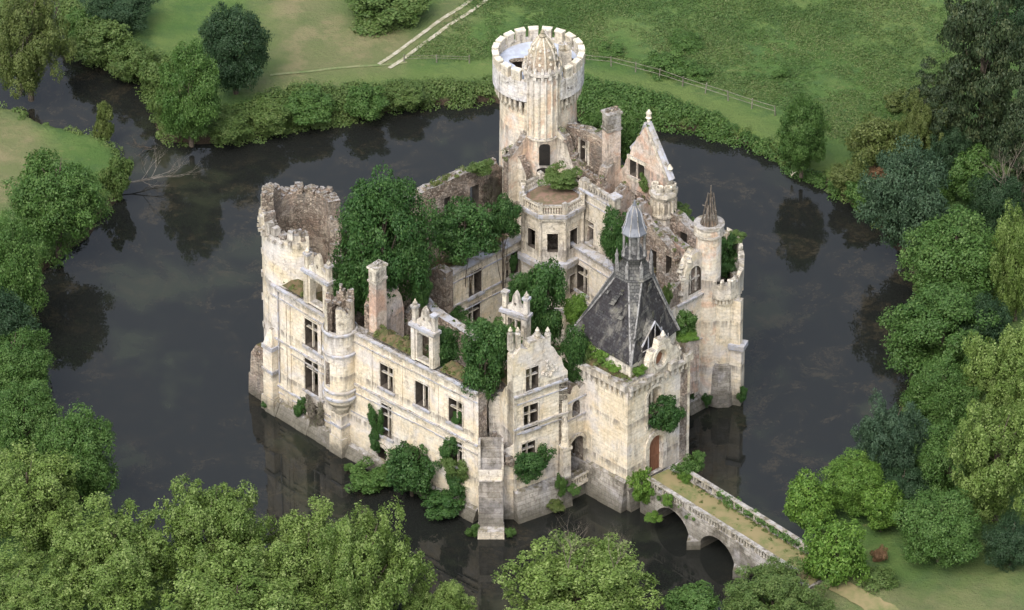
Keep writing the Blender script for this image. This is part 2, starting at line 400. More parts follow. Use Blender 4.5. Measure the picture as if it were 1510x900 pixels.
def window(fr, o, parent, nx=2, transom=.62, th=.5, frame=.13, arch=False, sill=True, cross=True):
    u0, u1, z0, z1 = o; mb = MB(); f = frame; w = .115
    for (a, b, c, d) in ((u0-f, u0-.003, z0, z1+f), (u1+.003, u1+f, z0, z1+f), (u0, u1, z1+.003, z1+f)):
        bar(mb, fr, a, b, c, d, .07, .067)
    if cross:
        for k in range(1, nx):
            u = u0+(u1-u0)*k/nx; bar(mb, fr, u-w/2, u+w/2, z0, z1, -.18, .22)
        zt = z0+(z1-z0)*transom
        if WN[0] % 7 == 4: zt = z0-9
        WN[0] += 1
        if zt > z0: bar(mb, fr, u0, u1, zt-w/2, zt+w/2, -.16, .26)
    r = mb.build('window', [MTR], parent)
    if sill:
        mb = MB(); bar(mb, fr, u0-f-.1, u1+f+.1, z0-.22, z0-.003, .2, .197); mb.build('window_sill', [MLE], r) if parent is None or parent.parent is None else mb.build('window_sill', [MLE], parent)
    return r
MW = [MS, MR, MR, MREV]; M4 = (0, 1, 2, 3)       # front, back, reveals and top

castle = empty('ruined_castle', (0, 0, 0))
tag(castle, 'ruined cream stone castle standing roofless in the moat, trees growing inside it', 'castle')

# ------------------------------------------------------------------ outer front-left facade: left wing
def wing(name, fr, top, holes, wins, th=1.1, z0=-1.0, jagamp=.0, mats=MW, parent=castle):
    mb = MB(); tp = top
    outer = [(0, z0), (fr.L, z0)]+[p for p in reversed(tp)]
    slab(mb, fr, outer, holes, th, 0, M4)
    if jagamp: mb.rubble([fr.pt(u, z, -th/2) for u, z in tp], int(fr.L*3.2), .5, 2)
    w = mb.build(name, mats, parent); TOPS.append([fr.pt(u, z, -th/2) for u, z in tp])
    return w
A0 = P(403, 600); A1 = P(508, 664); A2 = P(706, 766); A3 = P(757, 766); A4 = P(836, 738)
F1 = Fr(A0, A1); F2 = Fr(A1, A2); F3 = Fr(A2, A3); F4 = Fr(A3, A4)
ZC = 13.2
w1 = F1.wz(450, 476, 496, 2.9); w2 = F1.wz(450, 476, 557, 3.5); w3 = F1.wz(454, 474, 612, 2.3); w4 = F1.wz(418, 426, 604, .5)
wl = wing('facade', F1, [(0, ZC), (F1.L, ZC)], [rect(*w1), rect(*w2), rect(*w3), rect(*w4)], [])
window(F1, w1, wl, 3, .66); window(F1, w2, wl, 3, .66); window(F1, w3, wl, 2, .6)
for px, y in ((450, 450), (450, 516), (450, 578)): pass
for z, h, pj in ((ZC, .5, .32), (ZC-1.0, .3, .15)): cornice(F1, 0, F1.L-.4, z, h, pj, wl)
zA = F1.uz(450, 524)[1]; zB = F1.uz(450, 592)[1]
cornice(F1, 0, F1.L-.8, zA, .4, .22, wl); cornice(F1, 0, F1.L-.8, zA-.8, .25, .14, wl, False)
cornice(F1, 0, F1.L-.8, zB, .4, .22, wl); cornice(F1, 0, F1.L-.8, zB-.7, .25, .14, wl, False)
mb = MB()      # drain pipe
mb.tube([F1.pt(1.1, ZC-.2, .14), F1.pt(1.1, 3.2, .14)], [.07, .07], 6); mb.build('drain_pipe', [MLE], wl)
for u in (1.9, F1.uz(450, 557)[0]-2.0, F1.uz(450, 557)[0]+2.1):
    mb = MB(); bar(mb, F1, u-.22, u+.22, 1.3, ZC-1.2, .10, .098); mb.build('pilaster', [MS], wl)

w = {}
def opn(fr, holes, xl, xr, yc, h, arch=False):
    o = fr.wz(xl, xr, yc, h); holes.append(arch_poly(*o) if arch else rect(*o)); return o
h2 = []
a1 = opn(F2, h2, 561, 580, 557, 2.5); a2 = opn(F2, h2, 613, 632, 583, 2.5); a3 = opn(F2, h2, 662, 682, 608, 2.5)
b1 = opn(F2, h2, 563, 578, 621, 3.4); b2 = opn(F2, h2, 664, 682, 668, 2.6); b3 = opn(F2, h2, 558, 571, 671, 1.7, True)
ucut = F2.uz(690, 575)[0]
top2 = [(0, ZC), (ucut, ZC)]+jag([(ucut, ZC), (F2.L, ZC-.2)], .2)[1:]
wr = wing('facade', F2, top2, h2, [])
for o in (a1, a2, a3): window(F2, o, wr, 2, .6)
window(F2, b1, wr, 2, .62); window(F2, b2, wr, 2, .62)
cornice(F2, .9, F2.L-.1, ZC, .5, .32, wr); cornice(F2, .9, F2.L-.1, ZC-1.0, .3, .15, wr, False)
zA = F2.uz(600, 605)[1]
cornice(F2, 0.9, F2.L-.05, zA, .45, .26, wr); cornice(F2, 0.9, F2.L-.05, zA-.95, .28, .14, wr, False)
cornice(F2, .9, 5.5, 4.6, .25, .12, wr, False)
for px in (548, 592, 645, 697):
    u = F2.uz(px, 600)[0]; mb = MB(); bar(mb, F2, u-.18, u+.18, zA+.4, ZC-.6, .09, .088); mb.build('pilaster', [MS], wr)
mb = MB(); u = b3; slab(mb, F2, arch_poly(b3[0]-.35, b3[1]+.35, b3[2], b3[3]+.35), [arch_poly(b3[0]-.003, b3[1]+.003, b3[2]+.02, b3[3]+.003)], .12, .125, (0, 0, 0)); mb.build('arch_surround', [MTR], wr)
# battered plinth
def plinth(fr, u0, u1, h, proj, mat=MG, parent=None, name='plinth'):
    mb = MB(); n = max(2, int((u1-u0)/1.2))
    for k in range(n):
        a = u0+(u1-u0)*k/n; b = u0+(u1-u0)*(k+1)/n
        i = len(mb.v); hh = h+random.uniform(-.06, .06)
        pr = proj+random.uniform(-.06, .06)
        for (zz, oo) in ((-1, pr+.5), (0.15, pr+.15), (hh, pr*.55), (hh+.22, .01)):
            mb.v += [fr.pt(a, zz, oo), fr.pt(b, zz, oo)]
        for q in range(3): mb.f.append([i+2*q, i+2*q+1, i+2*q+3, i+2*q+2]); mb.m.append(0)
        for e in (0, 1):
            mb.v += [fr.pt((a, b)[e], -1, .002)]
            mb.f.append([i+e, i+2+e, i+4+e, i+6+e, len(mb.v)-1]); mb.m.append(0)
    return mb.build(name, [mat], parent)
plinth(F1, 0, F1.L, 1.2, .75, MG, wl); plinth(F2, 0, F2.L, 1.0, .6, MG, wr)

# pier at the foot of the left corner
mb = MB(); c = F1.pt(.2, 0, .15); mb.box(c, 1.7, 1.5, -1, 1.5, F1.rot, 0, taper=.95); mb.box(c, 1.25, 1.2, 1.5, 6.6, F1.rot, 0, taper=.96); mb.box(c, 1.4, 1.35, 6.6, 7.0, F1.rot, 1); mb.box(c, 1.2, 1.1, 7.0, 8.6, F1.rot, 0, taper=.35)
mb.box(c, 1.45, 1.4, 4.2, 4.5, F1.rot, 1)
mb.build('corner_pier', [MS, MLE], castle)
bq = P(389, 582); mb = MB(); mb.box(bq, 1.7, 2.4, -1, 2.2, .7, 0, taper=.93); mb.box(bq, 1.45, 2.0, 2.203, 4.4, .7, 0, taper=.9); mb.box(bq, 1.3, 1.8, 4.403, 5.3, .7, 0, 1, taper=.55); mb.rubble([(bq[0]-.4, bq[1]-.5, 4.8), (bq[0]+.3, bq[1]+.6, 4.8)], 12, .35, 0); mb.build('buttress', [MR, MTURF], castle)

# ------------------------------------------------------------------ oriel turret at the bend
oc = (F1.B+(F1.n+F2.n).normalized()*.35); 
zr = zat(P(520, 673), 507); 
mb = MB(); rr = 1.45; zo = 6.4
mb.lathe(oc, [(.5, zo-2.3), (.62, zo-2.0), (.95, zo-1.35), (1.0, zo-1.1), (1.25, zo-.75), (rr, zo-.5), (rr, zo)], 28, 0)
mb.build('corbel', [MTR], castle)
n = 28
def circ(c, r, n, a0=0): return [(c[0]+r*math.cos(a0+2*PI*k/n), c[1]+r*math.sin(a0+2*PI*k/n)) for k in range(n)]
oz = []
for k in range(n):
    a = 2*PI*(k+.5)/n; 
    oz.append(ZC+.1)
mb = MB()
wa = 3.75  # window bearing
for (za, zb) in ((zo, 7.6), (7.6, 10.2), (10.2, ZC+.1)):
    zz = []
    for k in range(n):
        a = 2*PI*(k+.5)/n; cut = (za == 7.6 and abs((a-wa+PI) % (2*PI)-PI) < .26)
        zz.append(za if cut else zb)
    mb.ring(circ(oc, rr, n), circ(oc, rr-.4, n), za, zz, 0, 1, 0)
tur = mb.build('oriel_turret', [MS, MR], castle)
for z in (zo-.15, 7.0, 10.9, ZC-.1):
    mb = MB(); mb.lathe(oc, [(rr+.02, z), (rr+.17, z+.06), (rr+.17, z+.22), (rr+.02, z+.3)], 28, 0, cap=False); mb.build('string_course', [MLE], tur)
mb = MB()   # ruined upper drum
zz = []
for k in range(n):
    a = 2*PI*(k+.5)/n; d = abs((a-3.9+PI) % (2*PI)-PI)
    zz.append(ZC+.1 if abs((a-4.15+PI) % (2*PI)-PI) < .3 else ZC+2.6+.5*math.sin(k*1.3)+random.uniform(-.3, .3) + (.5 if a < 2 else 0))
mb.ring(circ(oc, rr-.12, n), circ(oc, rr-.65, n), ZC+.1, zz, 0, 1, 1)
mb.rubble([(oc[0]-1, oc[1], ZC+2.5), (oc[0]+1, oc[1]+.6, ZC+2.7)], 7, .4, 1)
mb.build('broken_drum', [MTR, MR], tur)
mb = MB(); fo = Fr(oc-F1.d*.9, oc+F1.d*.9); c = (oc[0], oc[1])
mb.box(c, 1.7, 1.5, -1, 1.9, F1.rot, 0, taper=.94); mb.box(c, 1.35, 1.2, 1.9, zo-2.0, F1.rot, 0); mb.box(c, 1.5, 1.35, 3.0, 3.25, F1.rot, 1); mb.build('corner_pier', [MS, MLE], castle)

# ------------------------------------------------------------------ lucarnes
def dormer(fr, u0, u1, z0, ho, htop, parent=castle, th=.7, style=0, cross=False, mats=None, name='dormer'):
    mb = MB(); w = u1-u0; p = .24*w
    slab(mb, fr, rect(u0, u1, z0, z0+ho+.45), [rect(u0+p, u1-p, z0+.25, z0+ho)], th, 0, (0, 0, 0))
    for u in (u0+p*.4, u1-p*.4):
        bar(mb, fr, u-p*.33, u+p*.33, z0, z0+ho+.3, .15, .148, 0)
    bar(mb, fr, u0-.18, u1+.18, z0+ho+.453, z0+ho+.75, .25, th+.3, 1)
    zt = z0+ho+.753
    for u in (u0+.2, u1-.2):
        c = fr.pt(u, 0, -th*.4)
        mb.box(c, .42, .42, zt, zt+htop*.62, fr.rot, 0); mb.box(c, .62, .62, zt+htop*.62, zt+htop*.72, fr.rot, 1)
        if random.random() < .6 or (style == 1 and u > (u0+u1)/2): mb.lathe(c, [(.16, zt+htop*.72), (.22, zt+htop*.82), (.1, zt+htop*.9), (.02, zt+htop)], 8, 0)
    um = (u0+u1)/2; h = htop*(.85 if style == 0 else .95)
    # scrolled fragment of a pediment
    pts = [(u0+.45, zt), (u1-.45, zt), (u1-.5, zt+h*.25), (um+w*.16, zt+h*.4), (um+w*.1, zt+h*.8), (um, zt+h), (um-w*.1, zt+h*.75), (um-w*.14, zt+h*.35), (u0+.5, zt+h*.22)]
    slab(mb, fr, pts, [oval(um, zt+h*.36, .14, .2, 8)], .38, -.15, (0, 0, 0))
    mb.rubble([fr.pt(u0, zt, -.3), fr.pt(u1, zt, -.3)], 6, .25, 0)
    d = mb.build(name, mats or [MTR, MLE], parent)
    if cross:
        mb = MB(); bar(mb, fr, um-.08, um+.08, z0+.25, z0+ho, -.2, .2); bar(mb, fr, u0+p, u1-p, z0+ho*.6, z0+ho*.6+.15, -.2, .2); mb.build('mullion', [MTR], d)
    return d
u, z = F1.uz(467, 462)
dormer(F1, u-1.6, u+1.6, ZC+.35, 2.7, 2.2, style=1)
u, z = F2.uz(624, 545); d2 = dormer(F2, u-1.35, u+1.35, ZC+.35, 3.0, 2.4)
# turf on the wall heads
TURFS = []
def turf(fr, u0, u1, z, w=1.6, h=.5, out=-.25, mat=MTURF, parent=castle):
    mb = MB(); n = max(3, int((u1-u0)/.4)); rows = 5; i = len(mb.v)
    for k in range(n+1):
        for j in range(rows):
            t = j/(rows-1); e = math.sin(PI*t)*(1 if 0 < k < n else 0)
            mb.v.append(fr.pt(u0+(u1-u0)*k/n, z+e*h*random.uniform(.5, 1.2), out-w*t))
    for k in range(n):
        for j in range(rows-1): mb.f.append([i+k*rows+j, i+(k+1)*rows+j, i+(k+1)*rows+j+1, i+k*rows+j+1]); mb.m.append(0)
    TURFS.append((fr, u0, u1, z, w, out)); return mb.build('turf_capping', [mat], parent, smooth=False)
turf(F1, .6, F1.uz(440, 440)[0]+.2, ZC+.28, 1.5, 1.0); turf(F1, F1.uz(489, 470)[0], F1.L-1.3, ZC+.28, 1.4, .6)
turf(F2, F2.uz(545, 500)[0], F2.uz(605, 530)[0], ZC+.28, 1.5, .75); turf(F2, F2.uz(645, 550)[0], F2.L-1.2, ZC+.28, 1.6, .8)

def floorslab(fr, u0, u1, z, depth, th=1.0, h=.5):  # slabs added to darken the windows; the top ones also form the turfed ledge
    mb = MB(); k = u0
    while k < u1:
        e = min(k+.6, u1); dd = depth+random.uniform(-.5, .35); a = [fr.pt(k, 0, -th-.003), fr.pt(e-.003, 0, -th-.003), fr.pt(e-.003, 0, -th-dd), fr.pt(k, 0, -th-dd)]
        mb.prism([(q[0], q[1]) for q in a], z-h, z+random.uniform(-.08, .1), 0, 1); k = e
    return mb.build('shade_slab', [MREV, MTURF], castle)
floorslab(F1, .8, F1.L-1.0, ZC-.35, 2.2, 1.1); floorslab(F2, 1.2, F2.L-1, ZC-.35, 1.7, 1.1)
for z in (8.3, 3.6): floorslab(F1, .8, F1.L-1.0, z, 3.6, 1.1); floorslab(F2, 1.2, F2.L-1, z, 3.4, 1.1); floorslab(F4, .4, F4.L-.4, z, 3.0, 1.0)
floorslab(F4, .4, F4.L-.4, 13.1, 2.6, 1.0)
# ------------------------------------------------------------------ left round tower (broken open)
tc = P(450, 578); tr = 3.6; ztr = zat(tc, 318)
n = 60; zz = []; zh = []
for k in range(n):
    a = math.degrees(2*PI*(k+.5)/n)      # 0 = +x, 90 = away, 180 = left, 270 = towards camera
    z = ztr
    if 15 <= a <= 135: z = ztr+.9+random.uniform(-.3, .3)
    elif 135 < a <= 205: z = ztr+2.2+random.uniform(-.5, .5)-(1.2 if a > 190 else 0)
    elif 205 < a <= 278: z = ztr+random.uniform(-.6, .3)
    elif a > 278: z = ztr-min(9.5, (a-278)/30*6.0)+random.uniform(-.4, .4) if a < 335 else ztr-6+(a-335)/25*5+random.uniform(-.4, .4)
    else: z = ztr-.8+random.uniform(-.5, .5)
    zz.append(z)
mb = MB(); mb.ring(circ(tc, tr, n), circ(tc, tr-1.1, n), -1, zz, 0, 1, 1)
for k in range(90):
    a = random.random()*2*PI; i = int(a/(2*PI)*n); r = tr-.5+random.uniform(-.5, .4); q = random.uniform(.25, .6)
    mb.box((tc[0]+r*math.cos(a), tc[1]+r*math.sin(a)), q, q*.8, zz[i]-.1, zz[i]+q*.5, random.random()*3, 1, taper=.8)
rt = mb.build('round_tower', [MS, MR], castle)
mb = MB()
for k in range(n):
    a = 360*(k+.5)/n
    if 150 < a < 276 and k % 2 == 0:
        aa = R(a); c = (tc[0]+(tr+.18)*math.cos(aa), tc[1]+(tr+.18)*math.sin(aa)); q = random.uniform(.2, .5); mb.box(c, .42, .26, ztr-1.0, ztr-1.0+q, aa, 0)
        if random.random() < .6: mb.box((tc[0]+(tr-.1)*math.cos(aa), tc[1]+(tr-.1)*math.sin(aa)), .7, .55, ztr-.3, ztr+random.uniform(-.1, .7), aa+random.uniform(-.2, .2), 0, taper=.85)
mb.build('machicolation', [MTR], rt)
mb = MB(); mb.lathe(tc, [(tr+.7, -1), (tr+.45, .6), (tr+.02, 1.6)], 40, 0, cap=False); mb.build('plinth', [MG], rt)
mb = MB()
for q in range(5):
    a = R(188+6*math.sin(q*2)); z = 5+q*2.6; mb.box((tc[0]+(tr-.04)*math.cos(a), tc[1]+(tr+.05)*math.sin(a)), .3, .5, z, z+.5, a, 0)
mb.build('quoins', [MTR], rt)
# ------------------------------------------------------------------ chamfered, collapsed corner with its buttress
mb = MB()
o = F3.wz(706, 716, 628, 2.6)
top3 = jag([(0, 9.6), (F3.L*.15, 12.0), (F3.L*.45, 11.6), (F3.L*.7, 11.9), (F3.L, 12.4)], .35, .3)
slab(mb, F3, [(0.01, -1), (F3.L-.01, -1)]+list(reversed([(min(max(u, .01), F3.L-.01), z-4.4) for u, z in top3])), [], 1.0)
crn = mb.build('broken_corner', MW, castle)
mb = MB()   # inner face seen above the gap
FI = Fr(F3.A-F3.n*1.9, F3.B-F3.n*1.9)
slab(mb, FI, [(-.6, 3), (FI.L+.6, 3)]+list(reversed(jag([(-.6, 12.0), (FI.L*.4, 11.6), (FI.L+.6, 12.2)], .3, .3))), [rect(.1, .9, 7.6, 10.6)], .6)
mb.build('inner_wall', [MTR, MR, MR], castle)
mb = MB()
for k in range(150):
    u = random.uniform(.1, F3.L-.1); o_ = random.uniform(-1.8, .55); q = random.uniform(.15, .5); zb = 7.7-(o_+1.8)*.55+random.uniform(-.2, .3)
    c = F3.pt(u, 0, o_); mb.box(c, q, q*.8, zb-.4, zb+q*.5, random.random()*3, 0, taper=.75)
mb.build('fallen_rubble', [MR], castle)
mb = MB(); bw0 = F3.uz(707, 700)[0]; bw1 = F3.uz(741, 700)[0]; um = (bw0+bw1)/2; hw = (bw1-bw0)/2
prof = [(-1, 2.7), (.0, 2.6), (.7, 2.5), (.75, 2.2), (5.0, 1.45), (5.05, 1.3), (6.0, 1.05), (6.05, .95), (6.9, .7), (6.95, .6), (7.8, .45), (7.85, .35), (8.5, .25)]
i = len(mb.v)
for z, o_ in prof: 
    k = 1.12-.12*min(1, max(0, z)/3)
    mb.v += [F3.pt(um-hw*k, z, o_), F3.pt(um+hw*k, z, o_), F3.pt(um+hw*k, z, -.3), F3.pt(um-hw*k, z, -.3)]
for q in range(len(prof)-1):
    for e in range(4): mb.f.append([i+4*q+e, i+4*q+(e+1) % 4, i+4*q+4+(e+1) % 4, i+4*q+4+e]); mb.m.append(1 if q in (4, 5) and e == 0 else 0)
mb.f.append([i, i+1, i+2, i+3]); mb.m.append(0); e = i+4*(len(prof)-1); mb.f.append([e, e+1, e+2, e+3]); mb.m.append(0)
but = mb.build('buttress', [MGD, MTR], castle)
mb = MB()
for s_ in (-1, 1): bar(mb, F3, um+s_*hw-.1+(.02*s_), um+s_*hw+.1, 1.2, 8.6, 1.0, 1.1)
mb.box(F3.pt(um, 0, 2.3), 2.35*hw, 1.6, -.6, .75, F3.rot, 0, taper=.97)
mb.build('quoins', [MTR], but)
# ------------------------------------------------------------------ right pavilion
h4 = []
c1 = opn(F4, h4, 775, 794, 558, 2.3); c2 = opn(F4, h4, 772, 793, 614, 2.5); c3 = opn(F4, h4, 769, 789, 666, 2.0)
c4 = opn(F4, h4, 770, 776, 729, .7); c5 = opn(F4, h4, 782, 790, 724, .8)
tp = [F4.uz(*q) for q in ((754, 530), (755, 511), (768, 512), (779, 513), (781, 508), (792, 505), (796, 500), (806, 498), (811, 508), (818, 512), (822, 522), (829, 526), (832, 540), (838, 546))]
tp = [(min(max(u, 0), F4.L), z) for u, z in tp]; tp[0] = (0, tp[0][1]); tp[-1] = (F4.L, tp[-1][1])
tp2 = []
for q in tp:
    if not tp2 or q[0] > tp2[-1][0]+.05: tp2.append(q)
mb = MB(); slab(mb, F4, [(0, -1), (F4.L, -1)]+list(reversed(jag(tp2, .12, .5))), h4, 1.0, 0, M4)
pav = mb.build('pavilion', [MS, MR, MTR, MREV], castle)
for o in (c1, c2, c3): window(F4, o, pav, 2, .6)
for y, pj in ((584, .3), (597, .14), (632, .25), (640, .14)):
    z = F4.uz(765, y)[1]; cornice(F4, 0, F4.L-.05, z, .4 if pj > .2 else .25, pj, pav, pj > .2)
plinth(F4, 0, F4.L, 2.8, .75, MG, pav)
mb = MB()
for k, px in enumerate((757, 768, 797, 812)):
    u, z = F4.uz(px, 512 if k < 3 else 512); zz_ = F4.uz(px, 506)[1]
    c = F4.pt(u, 0, -.5); mb.box(c, .4, .4, zz_-1, zz_+.6, F4.rot, 0); mb.lathe(c, [(.3, zz_+.6), (.3, zz_+.75), (.14, zz_+.85), (.2, zz_+1.05), (.03, zz_+1.4)], 8, 0)
for px in (757, 833): 
    u = F4.uz(px, 600)[0]; bar(mb, F4, max(.02, u-.3), min(F4.L-.02, u+.3), 3, F4.uz(px, 590)[1], .12, .118, 0)
# carved relief beside the window
for k in range(14):
    u, z = F4.uz(random.uniform(800, 826), random.uniform(530, 556)); mb.lathe(F4.pt(u, z, 0), [(.02, z-.22), (.16, z-.1), (.16, z+.1), (.02, z+.22)], 7, 0)
mb.build('gable_ornament', [MTR], pav)
# side (left return and right return walls of the pavilion, roofless)
FPR = Fr(A4, A4-F4.n*5.5); mb = MB(); slab(mb, FPR, [(0, -1), (FPR.L, -1)]+list(reversed(jag([(0, F4.uz(838, 556)[1]), (1.4, 14.4), (3, 13.5), (FPR.L, 12)], .3, .4))), [], .9); mb.build('side_wall', MW, castle)
FPL = Fr(A3-F4.n*5.0, A3); mb = MB(); slab(mb, FPL, [(0, 2), (FPL.L-.02, 2), (FPL.L-.02, 15.5)]+list(reversed(jag([(0, 10.5), (2, 12), (3.2, 12.5), (FPL.L-.3, 14.5)], .3, .4))), [], .8); mb.build('side_wall', MW, castle)

# ------------------------------------------------------------------ gatehouse
G0 = P(838, 705); G1 = P(924, 752); G2 = P(1015, 702); G3 = P(929, 655)
FG1 = Fr(G0, G1); FG2 = Fr(G1, G2); FG3 = Fr(G2, G3); FG4 = Fr(G3, G0); ZG = 13.2
mb = MB(); th = 1.2
slab(mb, FG1, [(0, -1), (FG1.L, -1)]+list(reversed(jag([(0, ZG-.4), (FG1.L-1, ZG-.2), (FG1.L, ZG)], .25, .5))), [], th)
hg = []
dr = FG2.wz(956, 975, 669, 3.9); hg.append(arch_poly(*dr, rise=.9))
gw = FG2.wz(955, 974, 600, 4.2); hg.append(arch_poly(*gw, rise=.7))
bl = FG2.wz(1006, 1012, 560, 1.2)
slab(mb, FG2, [(.01, -1), (FG2.L, -1)]+list(reversed(jag([(.01, ZG), (FG2.L*.5, ZG), (FG2.L, ZG-.5)], .2, .5))), hg, th, 0, (0, 1, 2, 0))
slab(mb, FG3, [(.01, -1), (FG3.L, -1)]+list(reversed(jag([(.01, ZG-.5), (FG3.L, ZG)], .3, .5))), [], th)
slab(mb, FG4, [(.01, -1), (FG4.L-.01, -1)]+list(reversed(jag([(.01, ZG), (FG4.L-.01, ZG-.4)], .3, .5))), [], th)
gate = mb.build('gatehouse', MW, castle)
mb = MB(); uo = (dr[0]+dr[1])/2
slab(mb, FG2, arch_poly(dr[0]-.02, dr[1]+.02, dr[2]-.1, dr[3]+.02, rise=.9), [], .12, -.25, (0, 0, 0)); 
for k in range(1, 6):
    u = dr[0]+(dr[1]-dr[0])*k/6; bar(mb, FG2, u-.03, u+.03, dr[2], dr[3]-1.0, -.2, .045)
bar(mb, FG2, dr[0], dr[1], dr[2]+1.5, dr[2]+1.65, -.19, .055)
door = mb.build('door', [MWOOD], gate); door['label'] = 'brown arched wooden door'
mb = MB(); slab(mb, FG2, arch_poly(dr[0]-.5, dr[1]+.5, dr[2]+.02, dr[3]+.55, rise=1.3), [arch_poly(dr[0]-.05, dr[1]+.05, dr[2]+.04, dr[3]+.05, rise=.92)], .2, .203, (0, 0, 0)); mb.build('door_surround', [MTR], gate)
mb = MB(); slab(mb, FG2, arch_poly(gw[0]-.3, gw[1]+.3, gw[2], gw[3]+.3, rise=.9), [arch_poly(gw[0]-.02, gw[1]+.02, gw[2]+.02, gw[3]+.02, rise=.72)], .12, .123, (0, 0, 0))
bar(mb, FG2, (gw[0]+gw[1])/2-.09, (gw[0]+gw[1])/2+.09, gw[2], gw[3]-.2, -.3, .2); mb.build('window', [MTR], gate)
# corbel table
mb = MB()
for fr in (FG1, FG2):
    k = .25
    while k < fr.L-.2:
        if random.random() > .1: bar(mb, fr, k-.13, k+.13, ZG-1.15, ZG-.62, .3, .297); bar(mb, fr, k-.1, k+.1, ZG-1.5, ZG-1.152, .16, .157)
        k += .62
for fr in (FG1, FG2):
    n_ = int(fr.L/.9)
    for q in range(n_):
        if random.random() < .12: continue
        a = fr.L*q/n_; b = fr.L*(q+1)/n_; z = ZG-.617; bar(mb, fr, a+(.003), b-.003, z, ZG-.05+random.uniform(-.3, .25), .42, .417)
mb.build('machicolation', [MTR], gate)
plinth(FG1, 0, FG1.L, 2.9, .55, MG, gate); plinth(FG2, 0, dr[0]-.2, 2.2, .4, MG, gate); plinth(FG2, dr[1]+.2, FG2.L, 2.0, .4, MG, gate)
# gable with round window over the door
tpq = [FG2.uz(*q) for q in ((956, 557), (957, 536), (962, 520), (969, 517), (972, 503), (980, 499), (987, 499), (990, 508), (998, 510), (1001, 520), (1003, 531))]
un = sorted(tpq, key=lambda q: q[0]); u0 = un[0][0]; u1 = un[-1][0]
oo = FG2.uz(973, 527)
mb = MB(); slab(mb, FG2, [(u0, ZG-.4), (u1, ZG-.4)]+list(reversed(un)), [oval(oo[0], oo[1], .62, .85)], .7, .05, (0, 0, 0))
gb = mb.build('gable', [MTR], gate)
mb = MB(); slab(mb, FG2, oval(oo[0], oo[1], .95, 1.2, 18), [oval(oo[0], oo[1], .66, .88, 18)], .15, .19, (0, 0, 0)); slab(mb, FG2, oval(oo[0], oo[1], .64, .86, 14), [], .06, -.35, (1, 1, 1)); mb.build('round_window', [MTR, MWOOD], gate)
for k, q in enumerate(((957, 548), (1003, 522), (981, 502))):
    mb = MB(); u, z = FG2.uz(*q); c = FG2.pt(u, 0, -.3); mb.box(c, .45, .45, z-1.3, z+.2, FG2.rot, 0); mb.lathe(c, [(.2, z+.2), (.26, z+.45), (.04, z+.9)], 8, 0); mb.build('pinnacle', [MTR], gate)
# pyramid roof turning octagonal under the lantern
cR = (G0+G2)/2; ins = 1.3
def corner(a, b, c):  # inset corner towards centre
    return a+(cR-a).normalized()*ins
ZEV = 14.6; rc = [P(930, 541, ZEV), P(1001, 486, ZEV), P(913, 434, ZEV), P(841, 489, ZEV)]; cR = sum(rc, Vector((0, 0)))/4
lc = Vector((P(932, 715).x, cR.y)); zR0 = ZEV; zR1 = zat(lc, 398); ro = 1.55
octs = []
for k in range(4):
    d = (rc[k]-cR).normalized(); a = math.atan2(d.y, d.x)
    for s_ in (-1, 1): octs.append((lc[0]+ro*math.cos(a+s_*PI/8), lc[1]+ro*math.sin(a+s_*PI/8)))
mb = MB(); b3_ = [(p.x, p.y, zR0) for p in rc]; t3 = [(p[0], p[1], zR1) for p in octs]
def subface(mb, q, m, nu=12, amp=.10):
    """quad (a,b,c,d) a-b bottom, d-c top, slightly sagging surface"""
    a, b_, c_, d_ = [Vector(p) for p in q]; i = len(mb.v); nrm = (b_-a).cross(d_-a).normalized()
    for r in range(nu+1):
        for k in range(nu+1):
            p = a.lerp(b_, k/nu).lerp(d_.lerp(c_, k/nu), r/nu)
            e = (math.sin(p.x*1.3+p.z)*.5+math.sin(p.y*2.1+p.z*.7)*.5)*amp if (0 < k < nu and 0 < r < nu) else 0
            mb.v.append(tuple(p+nrm*(e-.12*math.sin(PI*r/nu))))
    for r in range(nu):
        for k in range(nu): mb.f.append([i+r*(nu+1)+k, i+r*(nu+1)+k+1, i+(r+1)*(nu+1)+k+1, i+(r+1)*(nu+1)+k]); mb.m.append(m)
for k in range(4):
    subface(mb, (b3_[k], b3_[(k+1) % 4], t3[((k+1)*2) % 8], t3[k*2+1]), 0)
    subface(mb, (b3_[k], b3_[k], t3[k*2+1], t3[k*2]), 1, 12, .05)
roof = mb.build('roof', [MSL, MSLG], castle, smooth=False)
mb = MB(); mb.prism([tuple(p+(cR-p).normalized()*.25) for p in rc], ZG-3, ZEV-.05, 0); mb.build('attic_wall', [MTR], castle)
mb = MB()
def hip(p0, p1, r=.09): mb.tube([p0, Vector(p0).lerp(Vector(p1), .5)+Vector((0, 0, -.1)), p1], [r*1.6, r, r], 6)
for k in (0, 1, 3):
    hip(b3_[k], t3[k*2]); hip(b3_[k], t3[k*2+1])
mb.build('hip_flashing', [MLG], roof)
mb = MB()
